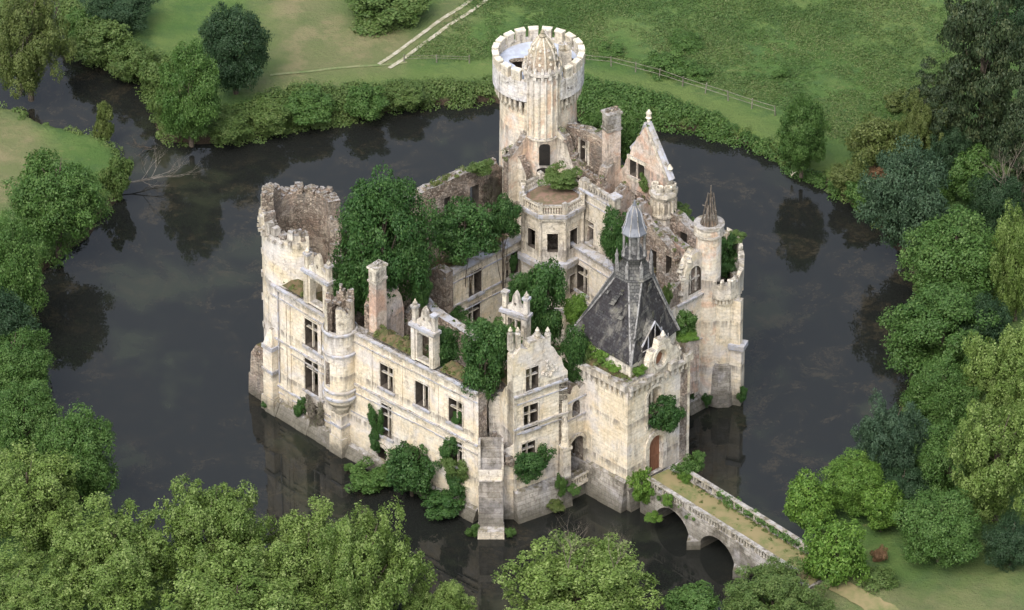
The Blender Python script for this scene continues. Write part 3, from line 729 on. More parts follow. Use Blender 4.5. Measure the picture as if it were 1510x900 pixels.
for k in range(26):    # slipped slates and exposed battens
    t = random.random(); s_ = random.random(); f = random.choice((3, 0)); a, b_ = Vector(b3_[f]), Vector(b3_[(f+1) % 4]); c_, d_ = Vector(t3[((f+1)*2) % 8]), Vector(t3[f*2+1])
    p = a.lerp(b_, s_).lerp(d_.lerp(c_, s_), t*.9); nrm = (b_-a).cross(d_-a).normalized(); p += nrm*.03
    ex = (b_-a).normalized()*random.uniform(.08, .3); ey = (d_-a).normalized()*random.uniform(.08, .4)
    i = len(mb.v); mb.v += [tuple(p-ex-ey), tuple(p+ex-ey*.6), tuple(p+ex*.7+ey), tuple(p-ex+ey*.5)]+[tuple(q+nrm*.05) for q in (p-ex-ey, p+ex-ey*.6, p+ex*.7+ey, p-ex+ey*.5)]
    mb.f += [[i, i+1, i+2, i+3], [i+4, i+5, i+6, i+7]]+[[i+e, i+(e+1) % 4, i+4+(e+1) % 4, i+4+e] for e in range(4)]; mb.m += [0]*6
mb.build('slipped_slate', [MSLG], roof)
# half-collapsed dormer cheek on the right slope
mb = MB(); dq = [FG2.uz(*q) for q in ((962, 508), (965, 470))]
FD = Fr(FG2.pt(0, 0, -.95)[:2], FG2.pt(FG2.L, 0, -.95)[:2]); ql, qt, qr = FD.uz(946, 512), FD.uz(965, 474), FD.uz(985, 500)
for (a_, b_) in ((ql, qt), (qt, qr)):
    g = .02 if a_ is ql else -.02
    e = [FD.pt(a_[0]-g, a_[1], 0), FD.pt(b_[0]-g, b_[1], 0), FD.pt(b_[0]-g, b_[1]+.15, -3.4), FD.pt(a_[0]-g, a_[1]+.15, -3.4)]
    i = len(mb.v); mb.v += e+[(p[0], p[1], p[2]-.12) for p in e]
    mb.f += [[i, i+1, i+2, i+3], [i+4, i+5, i+6, i+7]]+[[i+q, i+(q+1) % 4, i+4+(q+1) % 4, i+4+q] for q in range(4)]; mb.m += [0]*6
mb.tube([FD.pt(ql[0], ql[1], .05), FD.pt(qt[0], qt[1], .05), FD.pt(qr[0], qr[1], .05)], [.09]*3, 5, 1)
for t in (0, .25, .5, .75, 1.0):
    u = ql[0]+(qr[0]-ql[0])*t; zt2 = ql[1]+(qt[1]-ql[1])*(t*2 if t < .5 else 2-2*t); mb.tube([FD.pt(u, ql[1]-1.3, .02), FD.pt(u, max(zt2, ql[1]-.4), .02)], [.06, .05], 5, 1)
mb.tube([FD.pt(ql[0], ql[1]-.6, .02), FD.pt(qr[0], ql[1]-.6, .02)], [.06, .06], 5, 1)
mb.build('dormer_roof', [MSLG, MLE], roof)
# lantern
mb = MB(); zl0 = zR1-.35
lant_z = [zat(lc, y) for y in (398, 384, 374, 345, 335, 303)]
mb.lathe(lc, [(ro+.15, zl0), (ro+.35, zl0+.15), (ro+.1, zl0+.5), (ro*.8, zl0+.9), (ro*.66, lant_z[1]), (ro*.72, lant_z[2]-.2), (ro*.78, lant_z[2]), (ro*.6, lant_z[2]+.05)], 8, 0, a0=PI/8)
lan = mb.build('lantern', [MSLG], castle)
z0, z1 = lant_z[2], lant_z[3]+.2
for k in range(8):
    a = PI/8+k*PI/4; c = (lc[0]+ro*.62*math.cos(a), lc[1]+ro*.62*math.sin(a)); mb = MB(); mb.lathe(c, [(.16, z0), (.11, z0+.25), (.10, z1-.3), (.16, z1)], 8, 0); mb.build('column', [MLG], lan)
mb = MB(); mb.lathe(lc, [(.3, z0), (.22, z0+.8), (.28, z0+1.3), (.15, z1)], 8, 0)
mb.build('newel', [MLG], lan)
mb = MB(); zd = z1; zt_ = lant_z[5]
hD = zt_-zd
mb.lathe(lc, [(.9, zd), (1.14, zd+.05), (1.16, zd+.16), (.98, zd+.45), (.82, zd+.75), (.76, zd+hD*.42), (.68, zd+hD*.62), (.52, zd+hD*.82), (.28, zd+hD*.94), (.16, zd+hD), (.12, zd+hD+.25), (.05, zd+hD+.55)], 8, 0, a0=PI/8)
mb.build('dome', [MLD], lan)
mb = MB()
for k in range(8):
    a = PI/8+k*PI/4; pr = [(1.17, zd+.16), (1.0, zd+.47), (.78, zd+hD*.42), (.70, zd+hD*.62), (.54, zd+hD*.82), (.2, zd+hD)]
    mb.tube([(lc[0]+r*math.cos(a), lc[1]+r*math.sin(a), z) for r, z in pr], [.045]*6, 5, 0)
mb.build('rib', [MLE], lan)
for k in range(8):    # little gablets and pinnacles round the lantern foot
    a = k*PI/4+PI/8; c = (lc[0]+(ro+.05)*math.cos(a), lc[1]+(ro+.05)*math.sin(a)); mb = MB(); mb.box(c, .25, .25, zl0+.2, zl0+1.5, a, 0); mb.lathe(c, [(.2, zl0+1.5), (.1, zl0+1.8), (.02, zl0+2.2)], 6, 0); mb.build('pinnacle', [MLG], lan)
# chimney stub poking from the left slope
cs = P(886, 700); zc_ = zat(cs, 470); mb = MB(); mb.box(cs, 1.15, .9, zc_-4.5, zc_-.8, FG1.rot, 0); mb.box(cs, 1.35, 1.1, zc_-.8, zc_-.4, FG1.rot, 1); mb.rubble([(cs[0]-.3, cs[1], zc_-.4), (cs[0]+.3, cs[1], zc_-.4)], 9, .45, 1)
mb.build('chimney', [MCAP, MR], castle)
# turf and rubble in the gutters of the gatehouse
turf(FG1, .5, FG1.L-.5, ZG-.3, 1.2, .5, -.3); turf(FG2, .3, FG2.L*.42, ZG-.3, 1.2, .5, -.3)

# ------------------------------------------------------------------ bay with arched opening between pavilion and gatehouse
FB = FP(826, 738, 872, 713)
hb = []
ab = opn(FB, hb, 839, 860, 672, 4.2, True); a2_ = opn(FB, hb, 844, 855, 602, 1.6, True)
mb = MB(); slab(mb, FB, [(0, -1), (FB.L, -1)]+list(reversed(jag([(0, 10.6), (FB.L*.4, 11.2), (FB.L, 11.0)], .35, .35))), hb, 1.0)
mb.rubble([FB.pt(0, 10.8, -.5), FB.pt(FB.L, 11, -.5)], 12, .5, 2)
bay = mb.build('arcade_wall', MW, castle)
mb = MB(); slab(mb, FB, arch_poly(ab[0]-.3, ab[1]+.3, ab[2], ab[3]+.3), [arch_poly(ab[0]-.02, ab[1]+.02, ab[2]+.01, ab[3]+.02)], .2, .203, (0, 0, 0))
bar(mb, FB, ab[0]-.4, ab[1]+.5, ab[2]-.5, ab[2]-.2, .9, .897)
k = ab[0]-.2
while k < ab[1]+.4: bar(mb, FB, k, k+.12, ab[2]-.197, ab[2]+.4, .8, .12); k += .3
bar(mb, FB, ab[0]-.4, ab[1]+.5, ab[2]+.403, ab[2]+.52, .88, .22)
mb.build('balcony', [MTR], bay)
cornice(FB, .1, FB.L, 9.9, .3, .2, bay, False); cornice(FB, .1, FB.L, 8.0, .3, .15, bay, False)
plinth(FB, 0, FB.L, 2.0, .5, MG, bay)
pb = P(833, 744); mb = MB(); mb.box(pb, 1.0, 1.0, -1, 3.2, .55, 1, taper=.8); mb.box(pb, .75, .75, 3.2, 6.0, .55, 0); mb.box(pb, .95, .95, 6.0, 6.3, .55, 0); mb.lathe(pb, [(.4, 6.3), (.3, 7.2), (.35, 8.2), (.1, 9.2)], 7, 0, rfun=lambda j: 1+.2*math.sin(j*2.3)); mb.build('buttress', [MTR, MG], castle)

# ------------------------------------------------------------------ front wall from gatehouse to the right tower
FE = FP(955, 638, 1044, 590)
he = []
e1 = opn(FE, he, 1017, 1025, 540, 1.9); e2 = opn(FE, he, 1016, 1023, 590, 2.2)
uA, _ = FE.uz(1003, 458); uB, _ = FE.uz(1040, 430)
zE = 12.0; cen = (uA+uB)/2+.3; w_ = (uB-uA)/2
arc = [(cen+w_*1.0*math.cos(PI*(1-k/10)), zE+.3+4.3*math.sin(PI*k/10)**.8) for k in range(11)]
arc = [(u, z) for u, z in arc if u < FE.L-.05]
tpE = [(0, zE-.3), (max(.2, arc[0][0]-.1), zE-.2)]+arc+[(FE.L, zE+2)]
ho = arch_poly(cen-w_*.55, cen+w_*.45, zE+.4, zE+3.2, rise=1.0); he.append(ho)
mb = MB(); slab(mb, FE, [(0, -1), (FE.L, -1)]+list(reversed(tpE)), he, .9, 0, M4)
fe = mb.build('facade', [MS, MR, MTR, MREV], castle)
cornice(FE, uA-.5, FE.L-.3, zE-.1, .4, .25, fe); cornice(FE, uA-.5, FE.L-.3, 7.2, .3, .18, fe, False)
mb = MB(); u = (ho[0][0]+ho[1][0])/2; 
for q in (-.35, .35): bar(mb, FE, u+q-.07, u+q+.07, zE+.4, zE+3.1, -.2, .2)
bar(mb, FE, ho[0][0], ho[1][0], zE+1.7, zE+1.85, -.2, .2); mb.build('mullion', [MTR], fe)
window(FE, e1, fe, 1, .6, cross=False); window(FE, e2, fe, 1, .6, cross=False)
plinth(FE, FE.uz(1010, 600)[0], FE.L, 1.0, .6, MG, fe)
mb = MB(); mb.rubble([FE.pt(arc[0][0], zE+1.5, -.4)]+[FE.pt(u, z, -.4) for u, z in arc], 34, .45, 0); mb.build('carved_cresting', [MTR], fe)

# ------------------------------------------------------------------ right bastion tower
ZT = 13.3
plan = [(1036, 400), (1046, 409), (1062, 413), (1078, 412), (1089, 405), (1096, 392), (1097, 372), (1094, 352), (1085, 338), (1072, 331), (1056, 330), (1042, 338)]
pl = [P(x, y+4, ZT) for x, y in plan]; cT = sum(pl, Vector((0, 0)))/len(pl)
def off(pl, c, d): return [tuple(p+(p-c).normalized()*d) for p in pl]
def dens(pl, m):
    out = []
    for k in range(len(pl)):
        a, b_ = Vector(pl[k]), Vector(pl[(k+1) % len(pl)]); out += [a.lerp(b_, j/m) for j in range(m)]
    return out
body = dens(off(pl, cT, -.35), 3); inn = [tuple(p+(cT-p).normalized()*.9) for p in body]; body = [tuple(p) for p in body]
mb = MB(); mb.ring(body, inn, -1, [ZT-1.6]*len(body), 0, 1, 0)
bt = mb.build('bastion_tower', [MS, MR], castle)
mb = MB(); o_ = [tuple(p) for p in dens(off(pl, cT, 0.05), 3)]; i_ = [tuple(p) for p in dens(off(pl, cT, -.55), 3)]
mb.ring(o_, i_, ZT-1.9, [ZT-.35]*len(o_), 0, 0, 0); mb.build('parapet', [MTR], bt)
for k in range(0, len(o_)):
    if k % 4 == 3 or k in (5, 17): continue
    q = [o_[k], o_[(k+1) % len(o_)], i_[(k+1) % len(o_)], i_[k]]; mb = MB(); mb.prism([(p[0], p[1]) for p in q], ZT-.347, ZT-.02, 0); mb.build('merlon', [MCAP], bt)
mb = MB()
for k in range(len(body)):
    p = Vector(body[k]); a = math.atan2(*(p-cT).yx); mb.box(p+(p-cT).normalized()*.12, .35, .22, ZT-2.4, ZT-1.93, a, 0)
mb.build('corbel', [MTR], bt)
mb = MB()
for z0_, z1_, d0, d1 in ((-1, 4.3, .75, .12),):
    a = off([Vector(p) for p in body], cT, d0); b_ = off([Vector(p) for p in body], cT, d1); i = len(mb.v); n_ = len(a)
    mid = off([Vector(p) for p in body], cT, d1+.12)
    mb.v += [(p[0], p[1], -1) for p in a]+[(p[0], p[1], .5) for p in off([Vector(p) for p in body], cT, .5)]+[(p[0], p[1], 4.1) for p in mid]+[(p[0], p[1], 4.4) for p in off([Vector(p) for p in body], cT, .01)]
    for q in range(3):
        for k in range(n_): mb.f.append([i+q*n_+k, i+q*n_+(k+1) % n_, i+(q+1)*n_+(k+1) % n_, i+(q+1)*n_+k]); mb.m.append(0)
mb.build('plinth', [MG], bt)
mb = MB(); FT = Fr(P(1084, 598), P(1096, 578)); bar(mb, FT, .0, .9, -.5, 6.2, .5, 1.4); bar(mb, FT, .1, .8, 6.2, ZT-2.2, .3, 1.2); mb.box(FT.pt(.45, 0, .0), 1.3, 1.5, 6.0, 6.5, FT.rot, 1); mb.build('buttress', [MS, MLE], bt)
mb = MB(); 
for (px, y, h) in ((1041, 457, .9), (1038, 508, .9), (1037, 556, .9), (1060, 418, .3)):
    f_ = Fr(Vector(body[1]), Vector(body[3])) if px < 1050 else Fr(Vector(body[6]), Vector(body[8]))
    u, z = f_.uz(px, y); bar(mb, f_, u-.18, u+.18, z-h/2, z+h/2, .04, .1)
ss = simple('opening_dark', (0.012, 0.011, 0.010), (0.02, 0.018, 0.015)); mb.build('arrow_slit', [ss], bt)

# slim round turret with a burnt-out timber cone
cq = P(1041, 588); zq = zat(cq, 330); mb = MB(); rq = 1.12
mb.lathe(cq, [(rq+.1, 0), (rq, 3), (rq, zq-1.1), (rq+.18, zq-.8), (rq+.2, zq-.4), (rq+.14, zq), (rq-.25, zq), (rq-.25, zq-1.2), (.02, zq-1.3)], 26, 0)
stt = mb.build('stair_turret', [MSK], castle)
mb = MB(); mb.lathe(cq, [(rq+.1, zq-.98), (rq+.27, zq-.9), (rq+.27, zq-.72), (rq+.1, zq-.66)], 26, 0, cap=False); mb.lathe(cq, [(rq+.1, zq-.1), (rq+.27, zq-.05), (rq+.27, zq+.12), (rq-.3, zq+.12), (rq-.3, zq-.2)], 26, 0, cap=False); mb.build('string_course', [MTR], stt)
mb = MB()
for k in range(13):
    a = 2*PI*k/13+random.uniform(-.1, .1); h = random.uniform(1.6, 3.3); t = random.uniform(.1, .45)
    mb.tube([(cq[0]+.8*math.cos(a), cq[1]+.8*math.sin(a), zq-.4), (cq[0]+t*math.cos(a), cq[1]+t*math.sin(a), zq+h)], [.07, .05], 5)
for k in range(4):
    a = random.random()*PI; z = zq+.5+k*.35; mb.tube([(cq[0]-.7*math.cos(a), cq[1]-.7*math.sin(a), z), (cq[0]+.7*math.cos(a), cq[1]+.7*math.sin(a), z+.2)], [.05, .05], 5)
mb.tube([(cq[0], cq[1], zq-.5), (cq[0]+.1, cq[1], zq+4.0)], [.09, .05], 5)
mb.build('timber_frame', [MBEAM], stt)
# ------------------------------------------------------------------ keep
kc = P(793, 434); kr = 3.47; kz = zat(kc, 74)       # parapet walk level reference (crenel tops)
n = 64
mb = MB(); zsh = kz-3.1
mb.lathe(kc, [(kr+.35, -1), (kr+.16, 8), (kr, zsh-1)], 64, 0, cap=False); 
keep = mb.build('keep_tower', [MSK, MR], castle)
ro_, ri_ = 4.15, 3.72
mb = MB(); mb.ring(circ(kc, ro_, n), circ(kc, ri_, n), zsh, [kz-1.0]*n, 0, 1, 0)
mb.lathe(kc, [(kr-.02, zsh-1.1), (ro_-.25, zsh-.25), (ro_-.02, zsh)], 64, 2, cap=False)  # dark cone paints the shade between the corbels
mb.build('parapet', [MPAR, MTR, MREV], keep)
mb = MB()
for k in range(44):
    a = 2*PI*k/44; 
    mb.box((kc[0]+(kr+.22)*math.cos(a), kc[1]+(kr+.22)*math.sin(a)), .55, .26, zsh-.9, zsh+.02, a, 0)
    mb.box((kc[0]+(kr+.08)*math.cos(a), kc[1]+(kr+.08)*math.sin(a)), .3, .2, zsh-1.5, zsh-.9, a, 0)
mb.build('machicolation', [MTR], keep)
nm = 20
for k in range(nm):
    a = 2*PI*(k+.35)/nm; da = 2*PI/nm*.345
    q = [(kc[0]+r*math.cos(a+s_*da), kc[1]+r*math.sin(a+s_*da)) for r, s_ in ((ro_+.003, -1), (ro_+.003, 1), (ri_-.003, 1), (ri_-.003, -1))]
    mb = MB(); mb.prism(q, kz-.997, kz-.1, 0)
    q = [(kc[0]+r*math.cos(a+s_*da*1.05), kc[1]+r*math.sin(a+s_*da*1.05)) for r, s_ in ((ro_+.08, -1), (ro_+.08, 1), (ri_-.08, 1), (ri_-.08, -1))]
    mb.prism(q, kz-.1, kz+.06, 1); mb.build('merlon', [MTR, MCAP], keep)
mb = MB()   # roof terrace, a hole in the middle of it
zf = kz-1.3; hh = 40
def hole(a): return 2.15+.4*math.sin(a*2+1)+.35*math.sin(a*5)
oc_ = circ(kc, ri_, hh); ic_ = [(kc[0]+.2+hole(2*PI*k/hh)*1.1*math.cos(2*PI*k/hh), kc[1]-.05+hole(2*PI*k/hh)*.72*math.sin(2*PI*k/hh)) for k in range(hh)]
mb.ring(oc_, ic_, zf-.4, [zf]*hh, 0, 1, 0); mb.build('roof_terrace', [MTERR, MR], keep)
mb = MB(); mb.lathe((kc[0], kc[1]), [(kr-.9, -1), (kr-.9, zf-.45)], 32, 0, cap=False); mb.lathe(kc, [(kr-.9, zf-5), (.01, zf-5)], 32, 0, cap=False); mb.build('inner_wall', [MR], keep)
mb = MB()
ck = P(833, 436); ck = Vector((P(833, 70, kz).x, kc[1]-.4)); mb.box(ck, 1.0, .8, zf-1, kz+.3, .3, 0)
for s_ in (-.28, .28): mb.lathe((ck[0]+s_, ck[1]), [(.24, kz+.3), (.3, kz+.45), (.3, kz+.9), (.18, kz+.95), (.16, kz+.3)], 10, 0)
mb.build('chimney', [MTR], keep)
# stair turret against the keep
ta = R(-84); tcx = Vector((kc[0]+(kr-.1)*math.cos(ta), kc[1]+(kr-.1)*math.sin(ta))); tR = 1.52; zt0 = zat(tcx, 100)
mb = MB(); mb.lathe(tcx, [(tR+.1, 1), (tR, 6), (tR, zt0)], 16, 0, a0=PI/16)
tt = mb.build('stair_turret', [MSK], castle)
mb = MB()
for k in range(16):
    a = 2*PI*k/16+PI/16; mb.tube([(tcx[0]+(tR+.02)*math.cos(a), tcx[1]+(tR+.02)*math.sin(a), zt0-6.6), (tcx[0]+(tR+.02)*math.cos(a), tcx[1]+(tR+.02)*math.sin(a), zt0-.2)], [.12, .12], 6)
for z in (zt0-6.9, zt0-12.5): mb.lathe(tcx, [(tR, z), (tR+.14, z+.08), (tR+.14, z+.22), (tR, z+.3)], 16, 0, a0=PI/16, cap=False)
mb.build('fluting', [MTR], tt)
mb = MB()
for k in range(16):
    a = 2*PI*k/16; mb.box((tcx[0]+(tR+.12)*math.cos(a), tcx[1]+(tR+.12)*math.sin(a)), .4, .26, zt0-.35, zt0+.05, a, 0)
    mb.box((tcx[0]+(tR+.14)*math.cos(a), tcx[1]+(tR+.14)*math.sin(a)), .22, .3, zt0+.3, zt0+.85, a, 0, taper=.5)
mb.lathe(tcx, [(tR-.05, zt0), (tR+.32, zt0+.02), (tR+.32, zt0+.3), (tR-.1, zt0+.34)], 32, 0); mb.build('cresting', [MTR], tt)
mb = MB(); dh = zat(tcx, 53)-zt0
pr = [(1.3, .2), (1.36, .12*dh), (1.34, .3*dh), (1.2, .52*dh), (.9, .74*dh), (.46, .92*dh), (.3, .97*dh), (.34, 1.02*dh), (.14, 1.07*dh), (.2, 1.12*dh), (.04, 1.2*dh)]
MDM = stone_mat('dome_stone', (0.30, 0.265, 0.19), (0.42, 0.38, 0.30), stain=.8, wash=.2, pink=.2, topmoss=False, course=.25, damp=False)
mb.lathe(tcx, [(r, zt0+z) for r, z in pr], 24, 0); dome = mb.build('dome', [MDM], tt)
mb = MB()
for k in range(8):
    a = 2*PI*k/8+.2; mb.tube([(tcx[0]+r*1.02*math.cos(a), tcx[1]+r*1.02*math.sin(a), zt0+z) for r, z in pr[:7]], [.09]*7, 5)
mb.build('rib', [MTR], tt)
for k in range(24):
    mb = MB(); a = 2*PI*k/8+.2+PI/8; q = (k//8); r, z = ((1.32, .3*dh), (1.2, .5*dh), (.95, .68*dh))[q]; c = (tcx[0]+r*math.cos(a), tcx[1]+r*math.sin(a), zt0+z); mb.lathe(c, [(.02, c[2]-.18), (.16, c[2]-.05), (.14, c[2]+.08), (.02, c[2]+.2)], 7, 0); mb.build('boss', [MTR], tt)
mb = MB()
for (px, y, h, w_) in ((803, 228, 2.2, .5), (801, 258, 1.5, .6)):
    f_ = Fr((tcx[0]-1, tcx[1]-tR), (tcx[0]+1, tcx[1]-tR)); u, z = f_.uz(px, y); slab(mb, f_, arch_poly(u-w_, u+w_, z-h/2, z+h/2, rise=.4), [], .35, .12, (0, 0, 0))
mb.build('doorway', [ss], tt)

# ------------------------------------------------------------------ ruined walls: outlines on known planes, picture rows turned into heights
def ruin(name, fr, outline, holes=(), th=.8, amp=.25, mats=None, parent=castle, zbot=None, rub=1.2, base=3.0, step=.4):
    """outline = top profile in picture coordinates, left to right along A->B"""
    tp = [fr.uz(*q) for q in outline]
    if tp[0][0] > tp[-1][0]: tp = tp[::-1]
    t2 = []
    for q in tp:
        if not t2 or q[0] > t2[-1][0]+.02: t2.append(q)
    tj = jag(t2, amp, step); ua, ub = t2[0][0], t2[-1][0]
    t3_ = []
    for q in tj:
        q = (min(max(q[0], ua), ub), q[1])
        if not t3_ or q[0] > t3_[-1][0]+.01: t3_.append(q)
    mb = MB(); hs = []
    for h in holes:
        if len(h) == 4: o = fr.wz(h[0], h[1], h[2], h[3]); hs.append(rect(*o))
        else: o = fr.wz(*h[:4]); hs.append(arch_poly(*o))
    slab(mb, fr, [(ua, base), (ub, base)]+t3_[::-1], hs, th, 0, M4)
    if rub: mb.rubble([fr.pt(u, z, -th/2) for u, z in t3_], int((ub-ua)*rub*2), .42, 2)
    TOPS.append([fr.pt(u, z, -th/2) for u, z in t3_])
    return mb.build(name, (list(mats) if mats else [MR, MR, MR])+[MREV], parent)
# rear outer wall between the round tower and the keep (inside face seen)
FRL = FP(500, 556, 775, 442); 
hr = [(693, 706, 292, 2.6), (655, 664, 305, 2.0), (560, 575, 350, 2.5)]
ruin('outer_wall', FRL, [(500, 345), (560, 320), (610, 292), (640, 277), (665, 266), (690, 254), (712, 246), (733, 240), (745, 262), (775, 275)], hr, 1.0, .15, [MR, MS, MR], base=-1)
turf(FRL, FRL.uz(640, 278)[0], FRL.uz(690, 256)[0], FRL.uz(665, 268)[1]-.1, 1.0, .4, 0)
# far right outer wall (inside face seen), from keep to bastion
FRR = FP(812, 448, 1060, 575)
ruin('outer_wall', FRR, [(826, 205), (838, 186), (856, 190), (870, 196), (888, 205), (900, 215), (908, 268), (940, 288), (965, 300), (985, 312), (1000, 322), (1012, 336), (1030, 350), (1045, 360)],
     [(856, 867, 224, 2.2), (936, 946, 300, 2.4), (851, 866, 262, 2.6), (1003, 1013, 360, 2.4)], 1.0, .2, [MR, MR, MR], base=-1)
wq = FRR.wz(856, 867, 224, 2.2); 
mb = MB(); bar(mb, FRR, (wq[0]+wq[1])/2-.07, (wq[0]+wq[1])/2+.07, wq[2], wq[3], -.2, .2); bar(mb, FRR, wq[0], wq[1], wq[2]+1.3, wq[2]+1.42, -.2, .2)
for (a, b_, c_, d_) in ((wq[0]-.2, wq[0], wq[2]-.1, wq[3]+.2), (wq[1], wq[1]+.2, wq[2]-.1, wq[3]+.2)): bar(mb, FRR, a, b_, c_, d_, .08, .1)
mb.build('window', [MTR], castle)
# tall gable standing on it
ga = ruin('gable', FP(905, 494, 984, 536), [(905, 276), (912, 255), (922, 240), (928, 225), (940, 203), (951, 187), (958, 205), (968, 232), (980, 262), (984, 272)], [(929, 938, 248, 1.7), (941, 950, 254, 1.7)], .8, .12, [MPK, MR, MTR], base=12, rub=0)
fg = FP(905, 494, 984, 536)
mb = MB()
for (q0, q1) in (((951, 183), (985, 268)), ((948, 186), (928, 222))):
    a, b_ = fg.uz(*q0), fg.uz(*q1); mb.tube([fg.pt(a[0], a[1], -.5), fg.pt(b_[0], b_[1], -.5)], [.28, .34], 6)
mb.build('coping', [MLE], ga)
mb = MB(); a = fg.uz(951, 183); c = fg.pt(a[0], 0, -.5); mb.lathe(c, [(.16, a[1]-.3), (.14, a[1]+.3), (.3, a[1]+.45), (.2, a[1]+.6), (.28, a[1]+.95), (.05, a[1]+1.3)], 8, 0); mb.build('finial', [MTR], ga); mb = MB()
a = fg.uz(982, 258); c = fg.pt(a[0], 0, -.5); mb.lathe(c, [(.16, a[1]-.3), (.14, a[1]+.3), (.3, a[1]+.45), (.05, a[1]+.9)], 8, 0); mb.build('finial', [MTR], ga)
mb = MB(); o1 = fg.wz(929, 938, 248, 1.7); o2 = fg.wz(941, 950, 254, 1.7)
bar(mb, fg, o1[0]-.25, o2[1]+.25, o1[3]+.05, o1[3]+.4, .15, .147); bar(mb, fg, o1[0]-.25, o2[1]+.25, o1[2]-.35, o1[2]-.05, .15, .147); mb.build('window', [MTR], ga)
# chimney stack with crown
def stack(px, ybase, ytop, w, d, rot, mats, crown=1.5, parent=castle, z0=6, name='chimney', fl=3):
    c = P(px, ybase); zt = zat(c, ytop); mb = MB()
    mb.box(c, w, d, z0, zt-crown, rot, 0); mb.box(c, w+.2, d+.2, zt-crown, zt-crown+.2, rot, 1); mb.box(c, w+.02, d+.02, zt-crown+.203, zt-.25, rot, 1); mb.box(c, w+.25, d+.25, zt-.247, zt-.05, rot, 1)
    for k in range(fl):
        o = (k-(fl-1)/2)*w*.3; p = (c[0]+o*math.cos(rot), c[1]+o*math.sin(rot)); mb.lathe(p, [(.2, zt-.05), (.24, zt+.25), (.14, zt+.25), (.12, zt)], 8, 2)
    mb.rubble([(c[0]-w*.3, c[1], zt-.05), (c[0]+w*.3, c[1], zt-.05)], 5, .3, 2)
    return mb.build(name, mats, parent)
stack(899, 497, 163, 1.35, 1.0, .5, [MPK, MG, MR], 1.9)
# free-standing wall carrying the chimney, stepping down toward the courtyard
ruin('cross_wall', FP(852, 548, 910, 496), [(868, 345), (872, 325), (880, 308), (886, 290), (893, 272), (897, 250), (907, 240)], [], .9, .3, [MPK, MPK, MR], base=3)
ruin('cross_wall', FP(745, 470, 782, 486), [(741, 225), (752, 222), (765, 232), (776, 262)], [(743, 751, 236, 2.0), (742, 752, 268, 2.6)], .8, .2, [MTR, MR, MR])
ruin('cross_wall', FP(750, 484, 788, 466), [(750, 236), (757, 226), (766, 214), (774, 203), (781, 197), (787, 212)], [], .7, .35, [MSK, MR, MR], rub=1)
ruin('cross_wall', FP(815, 468, 848, 484), [(816, 190), (824, 194), (832, 202), (839, 225), (846, 250)], [], .8, .25, [MTR, MR, MR])
ruin('cross_wall', FP(838, 476, 905, 508), [(838, 225), (850, 236), (860, 250), (872, 258), (884, 262), (903, 290)], [(846, 856, 275, 2.0)], .6, .25, [MR, MR, MR])
ruin('cross_wall', FP(908, 520, 940, 500), [(908, 300), (916, 285), (925, 275), (938, 290)], [], .8, .3, [MPK, MR, MR])
ruin('cross_wall', FP(925, 552, 1000, 590), [(925, 330), (935, 322), (948, 318), (955, 330), (970, 350), (985, 366), (1000, 395)], [(960, 968, 385, 2.2), (982, 990, 395, 2.4)], .8, .35, [MR, MR, MR])
ruin('cross_wall', FP(935, 560, 965, 528), [(938, 318), (946, 305), (955, 300), (962, 310)], [], .9, .3, [MPK, MPK, MR])
ruin('cross_wall', FP(985, 618, 1040, 588), [(986, 440), (998, 420), (1008, 405), (1020, 392), (1030, 380), (1038, 372)], [(1012, 1020, 425, 2.5)], .8, .35, [MR, MTR, MR], base=2)
ruin('cross_wall', FP(960, 545, 1028, 590), [(962, 330), (975, 338), (985, 350), (998, 362), (1010, 372), (1026, 392)], [(974, 981, 378, 1.9), (1001, 1008, 400, 2.4)], .8, .3, [MPK, MR, MR])
for k in range(62):   # stubs of cross walls and piers left standing
    t = random.random(); s_ = random.random()
    px = 905+t*110+s_*6; py = 512+t*66+s_*46; c = P(px, py); q = random.uniform(.3, .7); h = random.uniform(7, 15)-s_*2.0
    ru = random.choice((.52, -.72)); mb = MB(); mb.box(c, q*random.uniform(1.0, 2.6), q, 3, h, ru, 0, 1); mb.box((c[0]+random.uniform(-.4, .4), c[1]+random.uniform(-.3, .3)), q*.8, q*.7, h+.003, h+random.uniform(.3, 1.8), ru, 0, 1, taper=.8)
    mb.rubble([(c[0]-.5, c[1], h), (c[0]+.5, c[1], h)], 5, .4, 1); mb.build('broken_pier', [random.choice((MPK, MR, MTR, MR)), MR], castle)
# octagonal chimney turret
cc = P(975, 530); zc2 = zat(cc, 277); mb = MB(); mb.lathe(cc, [(1.02, 4), (1.02, zc2-2.9), (1.18, zc2-2.7), (1.18, zc2-2.5), (1.02, zc2-2.3), (1.02, zc2-1.0), (1.22, zc2-.6), (1.34, zc2-.5), (1.34, zc2-.1), (1.1, zc2)], 8, 0, a0=.2)
for k in range(6):
    a = k*PI/3; p = (cc[0]+.78*math.cos(a), cc[1]+.78*math.sin(a)); mb.lathe(p, [(.30, zc2-.05), (.38, zc2+.4), (.36, zc2+.5), (.22, zc2+.48), (.18, zc2)], 10, 1)
for k in range(16):
    a = k*PI/8; mb.box((cc[0]+1.12*math.cos(a), cc[1]+1.12*math.sin(a)), .2, .12, zc2-2.2, zc2-1.0, a, 0)
mb.build('chimney', [MTR, MCAP], castle)
